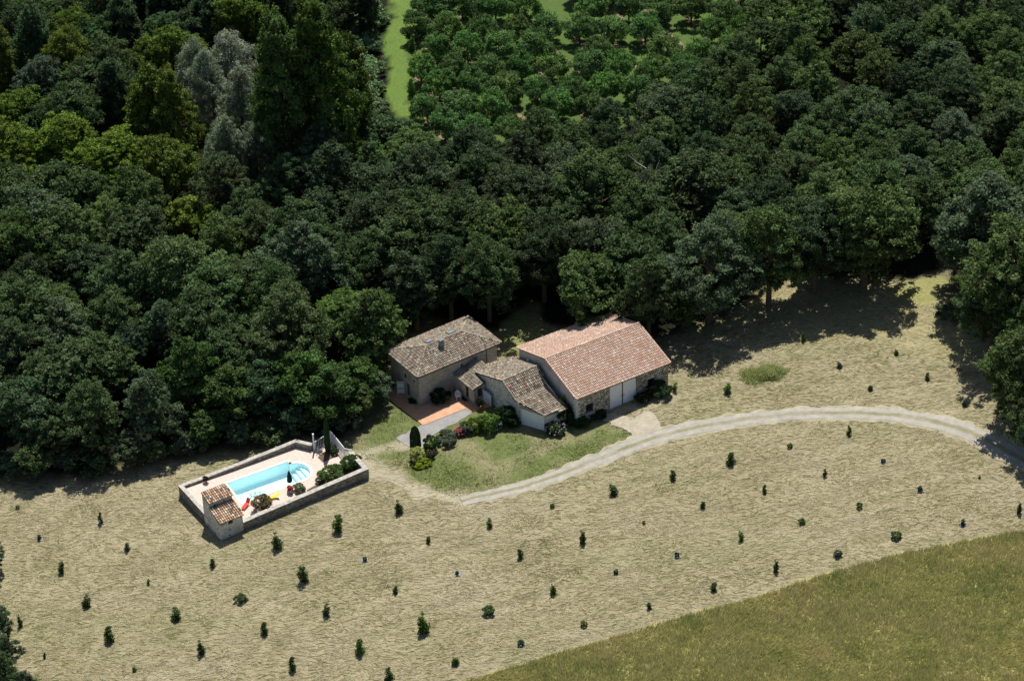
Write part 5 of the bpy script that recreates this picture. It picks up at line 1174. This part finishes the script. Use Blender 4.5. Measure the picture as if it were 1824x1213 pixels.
gp('shrub', 'barn_shrub', 'dark shrub right of the white barn doors', 1143, 714, 1.0, 1.8, (0.022, 0.042, 0.016))
# pool planting stands on the deck
def pp(kind, name, label, px, py, h, width, color):
    g = G(px, py); base = {'shrub': 1.05}[kind]; plant(kind, name, label, 'shrub', g[0], g[1], h, width / (base * h), color, z=0.1)
pp('shrub', 'rosemary_bush', 'large green rosemary bush spilling over the pool front wall', 592, 857, 1.6, 3.0, (0.055, 0.095, 0.025))
pp('shrub', 'rosemary_bush', 'dark green shrub in the right corner of the pool terrace', 620, 838, 1.5, 2.0, (0.045, 0.085, 0.025))
pp('shrub', 'rosemary_bush', 'light green shrub tucked into the right wall corner of the pool', 632, 830, 1.5, 1.7, (0.06, 0.105, 0.035))
pp('shrub', 'oleander_bush', 'reddish brown flowering oleander beside the red lounger', 469, 911, 1.5, 2.4, (0.10, 0.10, 0.05))
pp('shrub', 'small_shrub', 'small green shrub right of the red flowers by the pool', 533, 877, 0.8, 1.3, (0.09, 0.12, 0.06))
pp('shrub', 'small_shrub', 'low pale plants on the wall edge in the middle of the pool side', 569, 862, 0.5, 1.0, (0.14, 0.16, 0.11))
pp('shrub', 'small_shrub', 'small grey shrub at the foot of the cypress', 590, 806, 0.8, 1.1, (0.1, 0.13, 0.09))
pp('shrub', 'small_shrub', 'dark little shrub between cypress and fence', 597, 812, 0.7, 0.9, (0.05, 0.07, 0.045))
# flowers: small clusters of petals as parts of their bushes
def flowers(label_start, color, n, size, spread, seed):
    o = [o for o in COL.objects if o.get('label', '').startswith(label_start)][0]; r = np.random.default_rng(seed)
    m = plain('petal', color, 0.7, 0.2, 0.2, 5); mb = MB(); s0 = o.scale
    for k in range(n):
        a = r.uniform(0, 6.28); rr_ = spread * math.sqrt(r.uniform(0, 1)); zt = (0.8 - 0.35 * (rr_ / spread) ** 2) * r.uniform(0.78, 1.04); x, y = math.cos(a) * rr_ , math.sin(a) * rr_
        q = Vector((x, y, zt)); sz = size / s0[2]; kx = s0[2] / s0[0]
        n_ = 6; pts = [q + Vector((math.cos(t_) * sz * kx, math.sin(t_) * sz * kx, r.uniform(-.2, .2) * sz)) for t_ in np.linspace(0, 2 * math.pi, n_, endpoint=False)]
        top = q + Vector((0, 0, sz * .6))
        for i in range(n_): mb.quad(pts[i], pts[(i + 1) % n_], top)
    mb.build('flowers', m, o)['kind'] = 'stuff'
flowers('pink flowering rose', (0.55, 0.09, 0.16), 60, 0.075, 0.5, 1)
flowers('mauve hydrangea', (0.42, 0.26, 0.42), 55, 0.07, 0.5, 2)
flowers('reddish brown flowering', (0.45, 0.16, 0.13), 70, 0.06, 0.52, 3)
flowers('silvery shrub', (0.5, 0.55, 0.5), 25, 0.04, 0.5, 4)

# ---------------------------------------------------------------- furniture
def chair():
    x, y, _ = G(816, 712); z = TZ(x, y) + 0.10; t = thing('garden_chair', 'white plastic garden chair in the shade by the annex door', 'chair', (x, y, z), math.radians(20)); t.scale = (1.15,) * 3
    for sx in (-1, 1):
        for sy in (-1, 1): b = MB(); b.tube([(sx * .24, sy * .22, 0), (sx * .2, sy * .19, .42)], [.03, .035], 6); b.build('leg', 'white_plastic', t)
    s = MB(); s.box(-.26, -.25, .42, .26, .25, .46); s.build('seat', 'white_plastic', t); b = MB(); n = 9
    for k in range(n):
        a0 = math.pi * (k / n); a1 = math.pi * ((k + .8) / n); h0 = .62 + .26 * math.sin(a0); h1 = .62 + .26 * math.sin(a1)
        p0 = (.28 * math.cos(a0), .27 * math.sin(a0)); p1 = (.28 * math.cos(a1), .27 * math.sin(a1)); b.quad((*p0, .46), (*p1, .46), (p1[0] * 1.1, p1[1] * 1.15, h1), (p0[0] * 1.1, p0[1] * 1.15, h0))
    b.build('backrest', 'white_plastic', t)
    for sx in (-1, 1): a = MB(); a.box(sx * .28 - .03, -.25, .63, sx * .28 + .03, .15, .66); a.build('armrest', 'white_plastic', t)
chair()
def umbrella():
    x, y, _ = G(517.4, 873.5); t = thing('parasol', 'closed dark green parasol standing by the pool', 'parasol', (x, y, 0.0)); p = MB(); p.tube([(0, 0, 0), (0, 0, 2.5)], .025, 6); p.build('pole', 'white_paint', t)
    c = MB(); N_ = 16; zs = [.85, .95, 1.5, 2.0, 2.4]; rs = [.23, .27, .24, .15, .03]
    for i in range(4):
        for k in range(N_):
            f = lambda i_, k_: (rs[i_] * (1 + .18 * (k_ % 2)) * math.cos(2 * math.pi * k_ / N_), rs[i_] * (1 + .18 * (k_ % 2)) * math.sin(2 * math.pi * k_ / N_), zs[i_])
            c.quad(f(i, k), f(i, (k + 1) % N_), f(i + 1, (k + 1) % N_), f(i + 1, k))
    c.build('canopy', 'green_cloth', t); b = MB(); b.tube([(0, 0, 0), (0, 0, .1)], [.3, .25], 12); b.build('base', 'concrete', t)
umbrella()
def lounger(px, py, rot, m, label, fold):
    x, y, _ = G(px, py); t = thing('sun_lounger', label, 'sun lounger', (x, y, 0.0), rot); t.scale = (0.75,) * 3
    s = MB(); s.box(-.3, -1.1, .28, .3, .35, .34); s.build('seat', m, t); b = MB(); a = fold
    fr = lambda u, v, w_: (u, .35 + v * math.cos(a) - w_ * math.sin(a), .3 + v * math.sin(a) + w_ * math.cos(a)); b.box(-.3, 0, 0, .3, .75, .05, fr); b.build('backrest', m, t)
    for sx in (-.25, .25):
        for sy in (-1.0, .3): l = MB(); l.tube([(sx, sy, 0), (sx, sy, .28)], .03, 6); l.build('leg', 'white_plastic', t)
lounger(440, 908, math.radians(-25), 'red_cloth', 'red folding sun lounger beside the pool hut', 1.0)
lounger(487, 893, math.radians(-75), 'yellow_cloth', 'yellow sun lounger lying behind the oleander by the pool', .6)
def pot(px, py, label, m, r, h, c, ph, name='flower_pot', z=0.0):
    x, y, _ = G(px, py); t = thing(name, label, 'potted plant', (x, y, z)); p = MB(); p.tube([(0, 0, 0), (0, 0, h * .85), (0, 0, h)], [r * .7, r, r * 1.1], 12); p.build('pot', m, t)
    tm, cm, H0 = KINDS['shrub'][1]; o = link(bpy.data.objects.new('foliage', cm), t); o.scale = (ph / .8 * .9,) * 3; o.location = (0, 0, h * .8); o.color = (*c, 1)
pot(518, 882, 'grey pot with red flowers under the parasol', 'grey_pot', .3, .4, (.5, .07, .08), .75)
pot(368.5, 872, 'small dark conifer in a pot at the left end of the pool deck', 'terracotta', .18, .3, (.03, .045, .03), .7)
pot(856, 728, 'dark bushy pot plant beside the white gate', 'terracotta', .3, .45, (.02, .035, .014), 1.0, z=0.55)
def mat_():
    x, y, _ = G(828, 712); mb = MB(); fr = lambda a, b, z: (x + HU[0] * a + HV[0] * b, y + HU[1] * a + HV[1] * b, z); z = TZ(x, y) + .105; mb.box(-.3, -.45, z, .3, .45, z + .02, fr)
    tag(mb.build('doormat', 'rubber'), 'dark doormat on the terrace before the annex door', 'doormat')
mat_()

mound()
# ---------------------------------------------------------------- grasses (uncountable)
def blades(name, poly, n, hgt, wdt, pal, seed, lean=.35, kind='stuff', dens=None, k=4, clip=None):
    r = np.random.default_rng(seed); P = np.array(poly); x0, y0 = P.min(0); x1, y1 = P.max(0); X = r.uniform(x0, x1, n * 8); Y = r.uniform(y0, y1, n * 8)
    ok = inside(X, Y, poly); X, Y = X[ok], Y[ok]
    q = PROJ(np.stack([X, Y, TZ(X, Y)], -1)); ok = (q[:, 0] > -30) & (q[:, 0] < 1854) & (q[:, 1] > -30) & (q[:, 1] < 1243); X, Y = X[ok], Y[ok]
    if dens is not None: ok = r.random(len(X)) < dens(X, Y); X, Y = X[ok], Y[ok]
    X, Y = X[:n], Y[:n]; n = len(X); X = np.repeat(X, k) + r.normal(0, .07, n * k); Y = np.repeat(Y, k) + r.normal(0, .07, n * k); Zb = TZ(X, Y) - .02
    h = hgt * r.uniform(.4, 1.4, n * k) * np.repeat(.45 + 1.0 * np.clip(vn2.fbm(X[::k] * 1.3, Y[::k] * 1.3, 3) - .2, 0, 1), k); fl = -0.6 + vn.fbm(X * .22, Y * .22, 4) * 3.2 + r.normal(0, .3, n * k)
    lx = np.cos(fl) * lean * h + r.normal(0, .25, n * k) * h; ly = np.sin(fl) * lean * h + r.normal(0, .25, n * k) * h; a = r.uniform(0, math.pi, n * k)
    wx, wy = np.cos(a) * wdt, np.sin(a) * wdt
    V = np.stack([np.stack([X - wx, Y - wy, Zb], -1), np.stack([X + wx, Y + wy, Zb], -1), np.stack([X + lx, Y + ly, Zb + h], -1)], 1).reshape(-1, 3)
    pal = np.array(pal); f = np.clip((vn.fbm(X * .3, Y * .3, 5) - .5) * 1.5 + .45 + r.normal(0, .15, n * k), 0, .999) * (len(pal) - 1); i = f.astype(int); c = pal[i] * (1 - (f - i))[:, None] + pal[i + 1] * (f - i)[:, None]
    me = np_mesh(name, V, np.arange(len(V)).reshape(-1, 3), 'blade', {'col': ('c', np.repeat(c * r.uniform(.75, 1.2, (n * k, 1)), 3, axis=0))})
    return tag(link(bpy.data.objects.new(name, me)), kind=kind)

o = blades('tall_grass', Z_TALL, 60000, .42, .045, [(.33, .36, .12), (.43, .42, .155), (.52, .48, .21), (.44, .42, .16), (.54, .49, .24), (.47, .41, .17)], 21, lean=.9); tag(o, 'uncut olive and straw coloured grass filling the lower right corner', 'grass')
FIELD = GP([(-20, 880), (330, 880), (660, 870), (830, 900), (1100, 815), (1300, 755), (1500, 745), (1700, 770), (1850, 850), (1850, 945), (1480, 1020), (1100, 1132), (840, 1212), (-20, 1250)])
o = blades('hay_stubble', FIELD, 45000, .10, .05, [(.24, .25, .11), (.44, .39, .24), (.52, .46, .3), (.62, .55, .38), (.5, .44, .27)], 22, lean=2.2, k=3, dens=lambda X, Y: (vn.fbm(X * .5 + 9, Y * 1.3) > .5) * .9 + .1); tag(o, 'cut hay lying in wavy wisps over the mown field', 'hay')
o = blades('lawn_grass', Z_LAWN, 16000, .12, .03, [(.15, .2, .06), (.2, .23, .08), (.28, .26, .13), (.17, .21, .07)], 23, dens=lambda X, Y: ~inside(X, Y, [hw(-2.2, 5.4)[:2], hw(-2.2, -9)[:2], hw(7, -9)[:2], hw(7, 6.5)[:2]])); tag(o, 'short patchy green lawn before the garage and barn', 'lawn grass')
